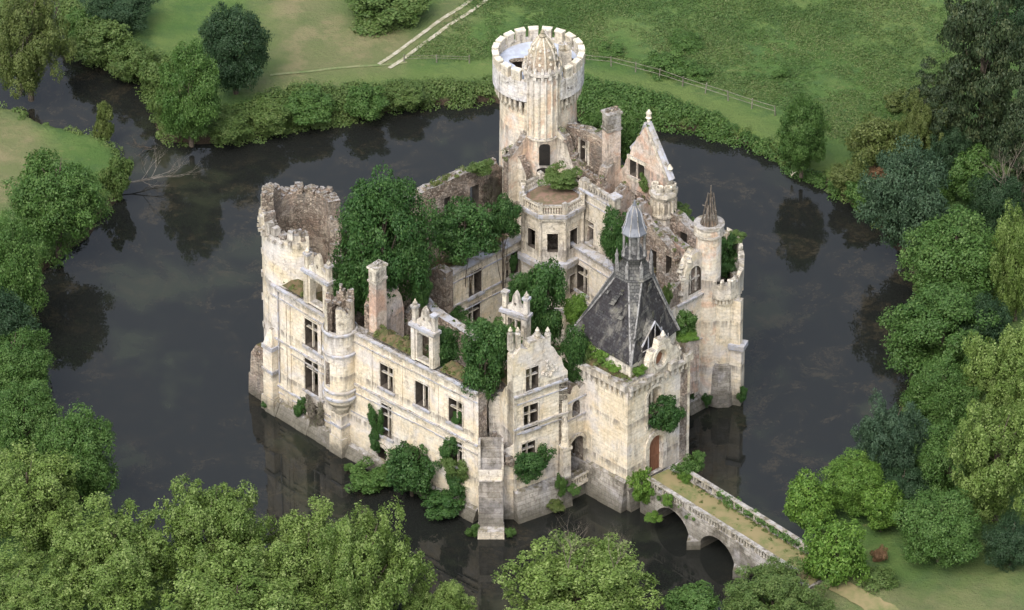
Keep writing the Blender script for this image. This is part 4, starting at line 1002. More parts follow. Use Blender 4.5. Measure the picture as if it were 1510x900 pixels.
# ------------------------------------------------------------------ courtyard walls
FC1 = FP(655, 590, 772, 528)        # faces the courtyard, lower right
hc = []
k1 = opn(FC1, hc, 691, 710, 417, 2.6); k2 = opn(FC1, hc, 745, 764, 390, 2.6); k3 = opn(FC1, hc, 690, 708, 464, 2.4); k4 = opn(FC1, hc, 745, 762, 440, 2.4)
mb = MB(); zc1 = FC1.uz(700, 388)[1]; slab(mb, FC1, [(0, 2), (FC1.L, 2)]+list(reversed(jag([(0, zc1), (FC1.L, zc1)], .08, .6))), hc, 1.0, 0, M4)
cy = mb.build('courtyard_wall', [MS, MR, MTR, MREV], castle)
for o in (k1, k2, k3, k4): window(FC1, o, cy, 2, .62)
cornice(FC1, 0, FC1.L, zc1, .5, .3, cy, depth=.9); cornice(FC1, 0, FC1.L, zc1-1.0, .25, .14, cy, False); cornice(FC1, 0, FC1.L, FC1.uz(700, 440)[1]+.3, .35, .2, cy); cornice(FC1, 0, FC1.L, FC1.uz(700, 440)[1]-.7, .25, .14, cy, False)
ruin('courtyard_wall', FP(622, 574, 657, 591), [(624, 405), (632, 400), (645, 398), (658, 404)], [], .9, .3, [MR, MR, MR], base=2)
turf(FC1, .5, FC1.L*.8, zc1-.5, 2.0, .9, -1.1)
floorslab(FC1, .4, FC1.L-.3, zc1-.45, 2.4); floorslab(FC1, .4, FC1.L-.3, zc1-5.6, 3.0)
FC2 = Fr(P(770, 690), P(622, 603))   # courtyard wall of the front wing, its room side seen
ruin('courtyard_wall', FC2, [(770, 535), (752, 522), (735, 512), (712, 498), (690, 482), (668, 468), (648, 455), (635, 440), (622, 432)], [(700, 712, 530, 2.2), (660, 672, 505, 2.2)], .9, .15, [MTR, MR, MLE], base=2, rub=.6)
FC2b = Fr(P(622, 603), P(770, 690))
dm = dormer(Fr(P(705, 668), P(790, 668+28)), *(lambda f: (f.uz(740, 490)[0], f.uz(777, 495)[0], f.uz(757, 507)[1]-1.0))(Fr(P(705, 668), P(790, 696))), 3.6, 2.4, cross=True)
FC3 = FP(843, 539, 930, 594)
hc = []
m1 = opn(FC3, hc, 851, 867, 412, 2.7)
mb = MB(); zc3 = FC3.uz(865, 374)[1]; slab(mb, FC3, [(-.6, 2), (FC3.L, 2), (FC3.L, zc3), (-.6, zc3)], hc, 1.0, 0, M4)
cz = mb.build('courtyard_wall', [MS, MR, MTR, MREV], castle); window(FC3, m1, cz, 2, .62); floorslab(FC3, .2, FC3.L-.3, zc3-.5, 2.2)
cornice(FC3, -.2, FC3.L, zc3, .5, .3, cy, depth=.9); cornice(FC3, -.2, FC3.L, zc3-1.1, .25, .14, cz, False); cornice(FC3, -.2, FC3.L, zc3-5.2, .3, .18, cz, False)
# upper storey block beside the octagon
ub_ = FC3.uz(889, 318)[0]; zU = FC3.uz(870, 302)[1]; hc = []
m2 = opn(FC3, hc, 864, 875, 350, 2.4)
FU = Fr(FC3.pt(-.4, 0, -1.2), FC3.pt(ub_, 0, -1.2)); hc = []; m2 = opn(FU, hc, 864, 876, 343, 2.4)
mb = MB(); slab(mb, FU, [(0, zc3-.6), (FU.L, zc3-.6), (FU.L, zU), (0, zU)], hc, .7); up = mb.build('upper_storey', [MTR, MR, MTR], castle)
window(FU, m2, up, 1, .7); cornice(FU, 0, FU.L, zU, .45, .25, up); cornice(FU, 0, FU.L, zU-1.0, .25, .14, up, False)
mb = MB(); c = FU.pt(FU.L-.1, 0, -.3); mb.box(c, .8, .8, zU-.2, zU+.9, FU.rot, 0); mb.box(c, 1.0, 1.0, zU+.9, zU+1.1, FU.rot, 1); mb.box(FU.pt(.3, 0, -.3), .7, .7, zU, zU+.9, FU.rot, 0); bar(mb, FU, .6, FU.L-.6, zU+.7, zU+.9, -.1, .3)
k = .8
while k < FU.L-.6: bar(mb, FU, k, k+.12, zU+.2, zU+.7, -.18, .14); k += .35
mb.build('balustrade', [MTR, MLE], up)
# octagonal stair tower with balustraded terrace
co = P(814, 527); zo1 = zat(co, 281); ro8 = 2.85; n8 = 8; a8 = R(-90-22.5)
def octp(r): return [Vector((co[0]+r*math.cos(a8+k*PI/4), co[1]+r*math.sin(a8+k*PI/4))) for k in range(8)]
pO = octp(ro8); mb = MB(); wo = []
for k in range(8):
    fr = Fr(pO[k], pO[(k+1) % 8]); hs = []
    if k in (7, 0, 1):
        w_ = .48; m_ = fr.L/2
        for (zb, ht) in ((zo1-4.9, 2.0), (zo1-9.6, 1.9), (zo1-14, 2.0)): hs.append(rect(m_-w_, m_+w_, zb, zb+ht)); wo.append((fr, (m_-w_, m_+w_, zb, zb+ht)))
    slab(mb, fr, [(0, 2), (fr.L, 2), (fr.L, zo1-1.2), (0, zo1-1.2)], hs, .45, 0, M4)
ot = mb.build('octagonal_tower', [MTR, MR, MTR, MREV], castle)
for fr, o in wo: window(fr, o, ot, 1, .6, cross=False, sill=False)
mb = MB()
def orng(r0, r1, z0, z1, m=0):
    a, b_ = octp(r1), octp(r0); mb.ring([tuple(p) for p in a], [tuple(p) for p in b_], z0, [z1]*8, m, m, m)
orng(ro8-.3, ro8+.35, zo1-1.2, zo1-.85); orng(ro8-.3, ro8+.2, zo1-1.5, zo1-1.203, 1); orng(ro8-.05, ro8+.55, zo1-6.4, zo1-5.9); orng(ro8-.05, ro8+.3, zo1-6.8, zo1-6.403, 1); orng(ro8-.05, ro8+.3, zo1-11.2, zo1-10.8)
mb.build('string_course', [MLE, MTR], ot)
mb = MB(); orng(ro8-.1, ro8+.15, zo1-.1, zo1+.08); orng(ro8-.1, ro8+.15, zo1-.847, zo1-.75)
for k in range(8):
    p = octp(ro8+.02)[k]; mb.box(p, .42, .42, zo1-.747, zo1+.3, k*PI/4, 0)
    f_ = Fr(octp(ro8)[k], octp(ro8)[(k+1) % 8]); q = .35
    while q < f_.L-.3: mb.lathe(f_.pt(q, 0, .02), [(.07, zo1-.745), (.1, zo1-.5), (.05, zo1-.3), (.08, zo1-.103)], 6, 0); q += .24
mb.build('balustrade', [MTR], ot)
mb = MB(); o_ = octp(ro8-.31); i = 0
mb.lathe(co, [(ro8-.35, zo1-1.5), (ro8-.35, zo1-.95), (ro8*.5, zo1-.75), (.02, zo1-.6)], 24, 0); mb.build('terrace_floor', [simple('brown_moss', (0.20, 0.13, 0.10), (0.12, 0.10, 0.06), 1.5)], ot)
mb = MB()
for k in range(8):
    p = octp(ro8+.05)[k]; mb.lathe(p, [(.16, zo1-5.85), (.14, zo1-1.9), (.2, zo1-1.52)], 8, 0); mb.lathe(p, [(.16, zo1-10.7), (.14, zo1-7.2), (.2, zo1-6.82)], 8, 0)
mb.build('engaged_column', [MTR], ot)
ruin('cross_wall', FP(826, 690, 866, 712), [(827, 514), (835, 506), (846, 500), (856, 512), (865, 532)], [], .8, .35, [MTR, MR, MR])
# chimney and cross wall of the front wing
FX = FP(543, 676, 600, 640)
ruin('cross_wall', FX, [(547, 455), (556, 432), (566, 428), (577, 430), (586, 428), (593, 436), (596, 470)], [(557, 563, 493, .9)], .8, .4, [MPK, MR, MR], base=2)
stack(560, 670, 390, 1.35, .85, FX.rot, [MPK, MTR, MG], 1.6, fl=2)
ruin('cross_wall', FP(500, 660, 545, 632), [(503, 470), (512, 462), (530, 460), (542, 470)], [], .7, .2, [MR, MR, MR], base=8)
ruin('cross_wall', FP(452, 560, 490, 598), [(462, 400), (470, 388), (480, 380), (490, 400)], [], .8, .3)
ruin('inner_wall', FP(585, 640, 640, 610), [(598, 480), (606, 462), (618, 445), (632, 430)], [], .8, .3, base=2)

# ------------------------------------------------------------------ bridge
ZB = 3.1
b0 = P(950, 716, ZB); b1 = P(1168, 853, ZB); FBr = Fr(b0, b1); far = P(1100, 757, ZB); bwid = abs((far-b0).dot(FBr.n))
bridge = empty('stone_bridge', (b0.x, b0.y, 0)); tag(bridge, 'stone arched footbridge with mossy grass deck leading to the castle door', 'bridge')
bo = Vector((b0.x, b0.y, 0))
def bp(o): 
    o.parent = bridge; o.location = -bo; return o
def uB_(x, y, z): 
    p = P(x, y, z); return (p-FBr.A).dot(FBr.d)
ar = [(uB_(948, 768, 0)+.8, uB_(1012, 803, 0)), (uB_(1032, 810, 0), uB_(1086, 842, 0)), (uB_(1106, 850, 0), uB_(1106, 850, 0)+3.2)]
holes = [arch_poly(ar[0][0], ar[0][1], -.6, 2.35, rise=2.1, n=14), arch_poly(ar[1][0], ar[1][1], -.6, 2.35, rise=2.1, n=14), arch_poly(ar[2][0], ar[2][1], -.6, 1.7, rise=1.4, n=10)]
mb = MB(); slab(mb, FBr, [(-.5, -1.2), (FBr.L+2, -1.2), (FBr.L+2, ZB), (-.5, ZB)], holes, bwid, 0, (0, 0, 1)); br_ = bp(mb.build('arches', [MG, MG], None))
mb = MB(); 
for (a, b_) in ((ar[0][1], ar[1][0]), (ar[1][1], ar[2][0])):
    p = [FBr.pt(a-.1, 0, -.05), FBr.pt((a+b_)/2, 0, .9), FBr.pt(b_+.1, 0, -.05)]; mb.prism([(q[0], q[1]) for q in p], -1.2, .9, 0)
bp(mb.build('cutwater', [MG], None))
mb = MB(); nn = 50; i = 0
for k in range(nn+1):
    for j in range(9): mb.v.append(FBr.pt(-.4+(FBr.L+2.2)*k/nn, ZB+.02+.12*math.sin(PI*j/8)+random.uniform(0, .04), -.45-(bwid-.9)*j/8))
for k in range(nn):
    for j in range(8): q = k*9+j; mb.f.append([q, q+9, q+10, q+1]); mb.m.append(0)
bp(mb.build('deck', [MDECK], None, smooth=True))
for e, (s0, s1) in enumerate(((.02, .45), (-bwid+.45, -bwid-.02))):
    mb = MB(); o0 = s0 if e == 0 else -bwid+.43; 
    bar(mb, FBr, .3, FBr.L+.5, ZB+.003, ZB+.2, o0, .45); bp(mb.build('kerb', [MG], None))
    mb = MB(); q = .3
    while q < FBr.L+.4: bar(mb, FBr, q+.01, min(q+1.6, FBr.L+.5)-.01, ZB+.78+random.uniform(-.03, .03), ZB+.93, o0-.02, .42); q += 1.6
    bp(mb.build('handrail', [MBR], None))
    q = .5; first = None; kk = 0
    while q < FBr.L+.4:
        if kk % 14 == 13:
            mb = MB(); bar(mb, FBr, q-.1, q+.5, ZB+.2, ZB+.775, o0-.06, .32); bp(mb.build('parapet_panel', [MBR], None)); q += .5
        elif first is None:
            mb = MB(); p0 = FBr.pt(q, 0, o0-.2); mb.box((0, 0), .17, .2, ZB+.2, ZB+.77, FBr.rot, 0, taper=.9)
            first = mb.build('baluster', [MBR], None); first.parent = bridge; first.location = Vector((p0[0], p0[1], 0))-bo
        else:
            p0 = FBr.pt(q, 0, o0-.2)
            if not (e == 1 and random.random() < .3):
                if random.random() < .06: q += .36; kk += 1; continue
                c = copyobj(first, bridge); c.rotation_euler = (0, 0, random.uniform(-.15, .15)); c.location = Vector((p0[0], p0[1], 0))-bo
        q += .36; kk += 1
# ------------------------------------------------------------------ terrain and water
GZ = 1.2
MOAT = [(-400, 60), (-60, 95), (20, 98), (58, 84), (48, 30), (15, -60), (-60, -200), (10, -200), (60, -60), (78, 0), (94, 42), (122, 80), (166, 100), (200, 122), (213, 150), (223, 182), (236, 214), (320, 212), (390, 203), (450, 192), (520, 182), (590, 166), (650, 156), (720, 152), (800, 165),
        (880, 178), (950, 185), (1010, 195), (1070, 210), (1130, 232), (1190, 268), (1235, 292), (1262, 318), (1310, 350), (1345, 400), (1345, 440), (1338, 500), (1338, 580), (1300, 650), (1235, 715),
        (1200, 770), (1196, 815), (1165, 850), (1110, 885), (1040, 925), (900, 985), (700, 1000), (500, 950), (330, 880), (200, 790), (120, 690), (78, 600), (56, 520), (52, 440), (75, 388), (138, 342), (180, 295), (192, 248), (182, 226), (150, 208), (105, 198), (66, 193), (38, 174), (0, 156), (-60, 150), (-400, 130)]
moat = np.array([tuple(P(*q)) for q in MOAT])
def sdist(px, py, poly):
    """signed distance, positive outside"""
    d = np.full(px.shape, 1e9); inside = np.zeros(px.shape, bool); n = len(poly)
    for k in range(n):
        ax, ay = poly[k]; bx, by = poly[(k+1) % n]; ex, ey = bx-ax, by-ay
        t = np.clip(((px-ax)*ex+(py-ay)*ey)/(ex*ex+ey*ey+1e-9), 0, 1); d = np.minimum(d, np.hypot(px-ax-ex*t, py-ay-ey*t))
        c = ((ay > py) != (by > py)) & (px < (bx-ax)*(py-ay)/(by-ay+1e-12)+ax); inside ^= c
    return np.where(inside, -d, d)
def axis(lo, hi, st, far):
    core = list(np.arange(lo, hi+st/2, st)); e = [st*1.6**k for k in range(1, 17)]; a = core[:]
    x = hi
    for q in e:
        x += q; a.append(x)
        if x > far: break
    x = lo; pre = []
    for q in e:
        x -= q; pre.append(x)
        if x < -far: break
    return np.array(pre[::-1]+a)
gx = axis(-75, 75, .6, 2500); gy = axis(-62, 95, .6, 2500)
X, Y = np.meshgrid(gx, gy); D = sdist(X, Y, moat)
def vnoise(x, y, s, seed=0):
    r = np.random.default_rng(seed); g = r.random((64, 64)); x = x/s; y = y/s
    xi = np.floor(x).astype(int); yi = np.floor(y).astype(int); fx = x-xi; fy = y-yi; fx = fx*fx*(3-2*fx); fy = fy*fy*(3-2*fy)
    a = g[xi % 64, yi % 64]; b = g[(xi+1) % 64, yi % 64]; c = g[xi % 64, (yi+1) % 64]; d = g[(xi+1) % 64, (yi+1) % 64]
    return (a*(1-fx)+b*fx)*(1-fy)+(c*(1-fx)+d*fx)*fy
T = np.clip((D+1.3+(vnoise(X, Y, 2.5, 3)-.5)*1.2)/2.6, 0, 1); T = T*T*(3-2*T)
near = np.clip((200-np.hypot(X, Y))/80, 0, 1)
Z = -2.0+(GZ+2.0)*T+T*near*((vnoise(X, Y, 9, 1)-.5)*.30+(vnoise(X, Y, 2.2, 2)-.5)*.16)
lb = P(1195, 862, ZB); dd = np.hypot(X-lb.x, Y-lb.y); 
tline = FBr
du = (X-FBr.A.x)*FBr.d.x+(Y-FBr.A.y)*FBr.d.y; dv = (X-FBr.A.x)*FBr.n.x+(Y-FBr.A.y)*FBr.n.y
ramp_ = np.clip(1-(du-FBr.L)/14, 0, 1)*np.clip(1-(np.abs(dv+bwid/2)-3)/4, 0, 1)*(du > FBr.L-1.5)
Z = Z+ramp_*(ZB-GZ)*np.clip(D/1.0, 0, 1)
ny, nx = X.shape
def gridmesh(name, X, Y, Z, mats):
    ny, nx = X.shape; me = bpy.data.meshes.new(name); co = np.stack([X, Y, Z], -1).reshape(-1, 3).astype(np.float32)
    i = np.arange(ny*nx).reshape(ny, nx); q = np.stack([i[:-1, :-1], i[:-1, 1:], i[1:, 1:], i[1:, :-1]], -1).reshape(-1, 4)
    me.vertices.add(len(co)); me.vertices.foreach_set('co', co.ravel()); me.loops.add(q.size); me.loops.foreach_set('vertex_index', q.ravel().astype(np.int32))
    me.polygons.add(len(q)); me.polygons.foreach_set('loop_start', (np.arange(len(q))*4).astype(np.int32)); me.polygons.foreach_set('loop_total', np.full(len(q), 4, np.int32)); me.update(calc_edges=True)
    me.polygons.foreach_set('use_smooth', np.ones(len(q), bool)); me.materials.append(mats)
    o = bpy.data.objects.new(name, me); C.objects.link(o); return o
def pixpoly(l): return np.array([tuple(P(*q, GZ)) for q in l])
khaki = pixpoly([(380, 130), (405, 95), (380, -40), (500, -40), (520, 30), (620, 50), (700, -10), (715, 0), (570, 104), (480, 120)])
khaki2 = pixpoly([(-60, 160), (20, 165), (75, 215), (40, 300), (-60, 330)]); khaki3 = pixpoly([(1195, 830), (1330, 870), (1520, 830), (1520, 960), (1150, 960), (1150, 850)])
kw = np.clip(.5-sdist(X, Y, khaki)/5, 0, 1)*1.0+np.clip(.5-sdist(X, Y, khaki2)/3, 0, 1)+np.clip(.5-sdist(X, Y, khaki3)/4, 0, 1)*.55
mown = pixpoly([(405, 122), (560, 104), (730, 98), (860, 100), (960, 120), (1040, 145), (1150, 185), (1250, 245), (1230, 275), (1130, 210), (1040, 170), (940, 140), (860, 120), (720, 118), (560, 122), (420, 132)])
mw = np.clip(.5-sdist(X, Y, mown)/1.5, 0, 1)
mg, nt, b, out = newmat('grass_ground')
geo = N(nt, 'ShaderNodeNewGeometry'); pos = geo.outputs['Position']; at = N(nt, 'ShaderNodeAttribute', attribute_name='zone'); sp = N(nt, 'ShaderNodeSeparateColor'); nt.links.new(at.outputs['Color'], sp.inputs[0])
c = mixc(nt, ramp(nt, noise(nt, pos, .09, 6, .65), .40, .62), (0.058, 0.112, 0.026), (0.100, 0.148, 0.042))
c = mixc(nt, ramp(nt, noise(nt, pos, .35, 7, .7, .3), .45, .62, 0, .7), c, (0.045, 0.092, 0.028))
c = mixc(nt, ramp(nt, noise(nt, pos, .5, 7, .7, .6, (1, 2.2, 1)), .56, .72, 0, .6), c, (0.165, 0.165, 0.065))
c = mixc(nt, math_(nt, 'MULTIPLY', sp.outputs[1], .7), c, (0.100, 0.145, 0.040))
kh = mixc(nt, ramp(nt, noise(nt, pos, .25, 7, .7), .42, .62), (0.125, 0.138, 0.06), (0.19, 0.17, 0.09))
c = mixc(nt, math_(nt, 'MULTIPLY', sp.outputs[0], ramp(nt, noise(nt, pos, .4, 5, .6), .2, .6, .55, 1)), c, kh)
sx = N(nt, 'ShaderNodeSeparateXYZ'); nt.links.new(pos, sx.inputs[0])
c = mixc(nt, ramp(nt, math_(nt, 'ADD', sx.outputs[2], math_(nt, 'MULTIPLY', noise(nt, pos, 1.2, 4), -.6)), .1, .55, 1, 0), c, (0.045, 0.033, 0.022))
nt.links.new(c, b.inputs['Base Color']); b.inputs['Roughness'].default_value = .95
bump(nt, b, math_(nt, 'ADD', noise(nt, pos, 2.5, 8, .75), noise(nt, pos, .6, 4, .6)), .9, .35)
gr = gridmesh('meadow_ground', X, Y, Z, mg); tag(gr, 'grassy banks and meadow around the moat', kind='structure')
ca = gr.data.color_attributes.new('zone', 'FLOAT_COLOR', 'POINT'); cc_ = np.zeros((X.size, 4), np.float32); cc_[:, 0] = np.clip(kw, 0, 1).ravel(); cc_[:, 1] = mw.ravel(); cc_[:, 3] = 1; ca.data.foreach_set('color', cc_.ravel())
# water
mwt, nt, b, out = newmat('moat_water')
pos = N(nt, 'ShaderNodeNewGeometry').outputs['Position']
weed = ramp(nt, noise(nt, pos, .26, 10, .78, .5), .48, .62); weed = math_(nt, 'MULTIPLY', weed, ramp(nt, noise(nt, pos, .045, 3, .5), .36, .56))
weed = math_(nt, 'MULTIPLY', weed, ramp(nt, noise(nt, pos, 2.2, 6, .8), .40, .60, .25, 1))
gre = ramp(nt, noise(nt, pos, .07, 4, .6, .3), .52, .66, 0, .75)
c = mixc(nt, gre, (0.0105, 0.0115, 0.0105), (0.024, 0.028, 0.018)); c = mixc(nt, math_(nt, 'MULTIPLY', weed, .6), c, (0.046, 0.038, 0.024))
speck = ramp(nt, noise(nt, pos, 5.5, 4, .6), .735, .76, 0, .7); c = mixc(nt, math_(nt, 'MULTIPLY', speck, ramp(nt, noise(nt, pos, .2, 3), .5, .6)), c, (0.22, 0.18, 0.12))
nt.links.new(c, b.inputs['Base Color']); b.inputs['IOR'].default_value = 1.33; b.inputs['Specular IOR Level'].default_value = .5
nt.links.new(ramp(nt, weed, 0, 1, .012, .15), b.inputs['Roughness'])
bump(nt, b, noise(nt, pos, 1.6, 4, .6, .2), .03, .03)
mb = MB(); mb.face([(-300, -120, 0), (300, -120, 0), (300, 400, 0), (-300, 400, 0)]); wa_ = mb.build('moat_water', [mwt], None, recalc=False); tag(wa_, 'dark still moat water', kind='structure')
# ground inside the walls
mb = MB(); isl = [P(*q) for q in ((452, 574), (500, 552), (640, 505), (775, 446), (815, 448), (930, 508), (1050, 568), (1062, 582), (985, 618), (962, 640), (1003, 700), (924, 742), (850, 705), (824, 728), (757, 756), (716, 752), (520, 655), (420, 596))]
mb.prism([tuple(p) for p in isl], 1.0, 3.0, 0); tag(mb.build('courtyard_ground', [MEARTH], None), 'overgrown earth inside the castle walls', kind='structure')
# tracks
def strip(name, pts, w, mat, z=.05, label=''):
    mb = MB(); n = len(pts)
    for k in range(n):
        a = pts[max(0, k-1)]; b_ = pts[min(n-1, k+1)]; d = (b_-a).normalized(); nn_ = Vector((-d.y, d.x))*w/2*random.uniform(.85, 1.1)
        mb.v += [tuple(pts[k]+nn_)+(hz(pts[k]+nn_)+z,), tuple(pts[k]-nn_)+(hz(pts[k]-nn_)+z,)]
        if k: mb.f.append([2*k-2, 2*k-1, 2*k+1, 2*k]); mb.m.append(0)
    return tag(mb.build(name, [mat], None, recalc=False), label, kind='structure')
def hz(p):
    i = np.searchsorted(gx, p[0])-1; j = np.searchsorted(gy, p[1])-1; i = min(max(i, 0), len(gx)-2); j = min(max(j, 0), len(gy)-2)
    fx = (p[0]-gx[i])/(gx[i+1]-gx[i]); fy = (p[1]-gy[j])/(gy[j+1]-gy[j])
    return float((Z[j, i]*(1-fx)+Z[j, i+1]*fx)*(1-fy)+(Z[j+1, i]*(1-fx)+Z[j+1, i+1]*fx)*fy)
mtr = simple('chalk_track', (0.36, 0.335, 0.27), (0.22, 0.215, 0.13), 1.2)
a, b_ = P(566, 98, GZ), P(760, -36, GZ)
for o_ in (-.62, .62): 
    dn = (b_-a).normalized(); dn = Vector((-dn.y, dn.x))*o_; strip('dirt_track', [a.lerp(b_, t/110)+dn+Vector((math.sin(t*.11)*.12, 0)) for t in range(111)], .42, mtr, .07, 'pale wheel rut of the chalk track crossing the field')
mpt = simple('worn_grass', (0.16, 0.17, 0.085), (0.10, 0.14, 0.05), .9)
def polyl(l, st=.5):
    out = []; l = [P(*q, GZ) for q in l]
    for a, b_ in zip(l[:-1], l[1:]): n = max(1, int((b_-a).length/st)); out += [a.lerp(b_, k/n) for k in range(n)]
    return out+[l[-1]]
strip('footpath', polyl([(398, 112), (480, 104), (566, 96), (600, 92)]), .35, mpt, .06, 'faint pale path along the far bank')
strip('footpath', polyl([(1178, 846), (1210, 872), (1250, 890), (1330, 925)]), 2.2, MDECK, .08, 'grassy path leading off the bridge')

# ------------------------------------------------------------------ fences
def fence(name, line, st, hp, rails, label, group=None, mat=MFW, rr=.05, lean=.12):
    pts = polyl(line, .25); root = empty(name, (pts[0].x, pts[0].y, hz(pts[0]))); tag(root, label, 'fence')
    L = 0; tops = []; proto = None
    last = pts[0]; acc = 0
    for k, p in enumerate(pts):
        acc += (p-last).length; last = p
        if k == 0 or acc >= st:
            acc = 0; z = hz(p)
            if proto is None:
                mb = MB(); mb.box((0, 0),   .09, .09, -.3, hp, .3, 0); proto = mb.build('post', [mat], root); po = proto
            else: po = copyobj(proto, root)
            po.location = (p.x-root.location.x, p.y-root.location.y, z-root.location.z); po.rotation_euler = (random.uniform(-lean, lean), random.uniform(-lean, lean), random.random())
            tops.append((p.x, p.y, z))
    for h in rails:
        mb = MB(); mb.tube([(x-root.location.x, y-root.location.y, z+h+random.uniform(-.08, .05)-root.location.z) for x, y, z in tops], [rr]*len(tops), 5); mb.build('rail', [mat], root)
    return root
fence('wooden_fence', [(862, 96), (905, 100), (955, 112), (1010, 130), (1060, 146), (1105, 160), (1150, 172)], 2.4, 1.15, (.55, 1.0), 'weathered wooden rail fence with posts along the far meadow edge, right of the round keep', rr=.028)
fence('wire_fence', [(596, 92), (660, 92), (728, 93)], 3.0, .9, (.5, .8), 'thin pale wire fence between the track and the round keep', rr=.02, lean=.05)

# ------------------------------------------------------------------ foliage
def leafmesh(name, pos, nrm, size, var, mat):
    n = len(pos); nrm = nrm/np.linalg.norm(nrm, axis=1, keepdims=True); r = rng.normal(size=(n, 3)); t = np.cross(nrm, r); t /= np.linalg.norm(t, axis=1, keepdims=True)+1e-9; b_ = np.cross(nrm, t)
    s = size[:, None] if hasattr(size, '__len__') else size
    l = rng.uniform(.8, 1.3, (n, 1)); w = rng.uniform(.45, .75, (n, 1))
    co = np.stack([pos-t*s*l, pos+b_*s*w+nrm*s*.15, pos+t*s*l, pos-b_*s*w+nrm*s*.15], 1).reshape(-1, 3).astype(np.float32)
    me = bpy.data.meshes.new(name); me.vertices.add(4*n); me.vertices.foreach_set('co', co.ravel()); me.loops.add(4*n); me.loops.foreach_set('vertex_index', np.arange(4*n, dtype=np.int32))
    me.polygons.add(n); me.polygons.foreach_set('loop_start', (np.arange(n)*4).astype(np.int32)); me.polygons.foreach_set('loop_total', np.full(n, 4, np.int32)); me.update(calc_edges=True)
    ca = me.color_attributes.new('var', 'FLOAT_COLOR', 'POINT'); v = np.zeros((n, 4, 4), np.float32); v[:, :, :3] = var[:, None, :]; v[:, :, 3] = 1; ca.data.foreach_set('color', v.ravel())
    me.materials.append(mat); return me
def dirs(n, up=-.35):
    d = rng.normal(size=(int(n*2.2)+20, 3)); d /= np.linalg.norm(d, axis=1, keepdims=True); d = d[(d[:, 2] > up) | (rng.random(len(d)) < .35)]
    return d[:n]
def crown(seed, Rr, lobes, nleaf, lobr, leaf, mat='mid', shape='round', ragged=.22, name='crown', tuf=.62):
    global rng
    rng = np.random.default_rng(seed)
    d = rng.normal(size=(lobes, 3)); d /= np.linalg.norm(d, axis=1, keepdims=True)
    rad = rng.uniform(.50, .86, lobes)*(1+rng.normal(0, ragged*.35, lobes)); c = d*rad[:, None]
    low = c[:, 2] < -.35
    if shape == 'cone': c[:, :2] *= (1.12-.62*(c[:, 2:3]+1)/2); 
    if shape == 'layer': c[:, 2] = np.round(c[:, 2]*5)/5+rng.normal(0, .04, lobes)
    lr = lobr*rng.uniform(.55, 1.25, lobes)
    k = rng.choice(lobes, nleaf, p=lr**2/np.sum(lr**2)); dd = dirs(nleaf); 
    if len(dd) < nleaf: dd = np.concatenate([dd, dirs(nleaf-len(dd)+50)])[:nleaf]
    sq = np.array([1, 1, .38 if shape == 'layer' else .78]) if shape != 'tall' else np.array([.85, .85, 1.1])
    # second level: small tufts on the lobes
    tuft = rng.normal(size=(lobes*9, 3)); tuft /= np.linalg.norm(tuft, axis=1, keepdims=True)
    ti = k*9+rng.integers(0, 9, nleaf)
    m = rng.random(nleaf) < tuf
    dd = np.where(m[:, None], tuft[ti]+rng.normal(0, .24, (nleaf, 3)), dd); dd /= np.linalg.norm(dd, axis=1, keepdims=True)
    rr_ = rng.uniform(.62, 1.04, nleaf)+np.where(m, rng.uniform(.0, .34, nleaf), 0)
    pos = c[k]*1.0+dd*(lr[k]*rr_)[:, None]*sq
    out = pos/np.maximum(np.linalg.norm(pos, axis=1, keepdims=True), .1)
    nr = dd*.7+out*.25+np.array([0, 0, .3])+rng.normal(0, .55, (nleaf, 3))
    lv = rng.random(lobes); tv = rng.random(lobes*9)
    var = np.stack([np.clip(lv[k]*.6+tv[ti]*.25+rng.random(nleaf)*.3-.1, 0, 1), np.clip(tv[ti]*.5+rng.random(nleaf)*.6-.1, 0, 1), rng.random(nleaf)], 1)
    return leafmesh(name, pos*Rr, nr, rng.uniform(.75, 1.25, nleaf)*leaf, var, LEAFMATS[mat])
PRO = {}
for s in range(3): PRO['L%d' % s] = (crown(11+s, 6, 95, 46000, .25, .145), 6)
for s in range(3): PRO['F%d' % s] = (crown(51+s, 6, 135, 62000, .19, .125, ragged=.55, shape='tall', tuf=.75), 6)
for s in range(3): PRO['M%d' % s] = (crown(21+s, 3.5, 48, 15000, .30, .15), 3.5)
for s in range(3): PRO['S%d' % s] = (crown(31+s, 1.6, 26, 6500, .34, .10, ragged=.5, name='foliage'), 1.6)
for s in range(2): PRO['C%d' % s] = (crown(41+s, 6, 110, 34000, .22, .15, shape='layer', ragged=.6), 6)
def trunkmesh(seed):
    random.seed(seed); mb = MB(); mb.tube([(0, 0, -.05), (.01, 0, .2), (-.01, .01, .45), (.01, 0, .75)], [.05, .038, .028, .01], 8)
    for k in range(9):
        z = .25+.05*k; a = k*2.4+random.random(); l = .30*(1-.5*k/9); mb.tube([(0, 0, z), (l*.5*math.cos(a), l*.5*math.sin(a), z+l*.35), (l*math.cos(a+.2), l*math.sin(a+.2), z+l*.9)], [.013, .008, .003], 5)
    o = mb.build('trunk', [MBARK], None); me = o.data; bpy.data.objects.remove(o); return me
TRK = [trunkmesh(k) for k in range(3)]
usedcount = 0
def setmat(o, mat):
    o.material_slots[0].link = 'OBJECT'; o.material_slots[0].material = LEAFMATS[mat]
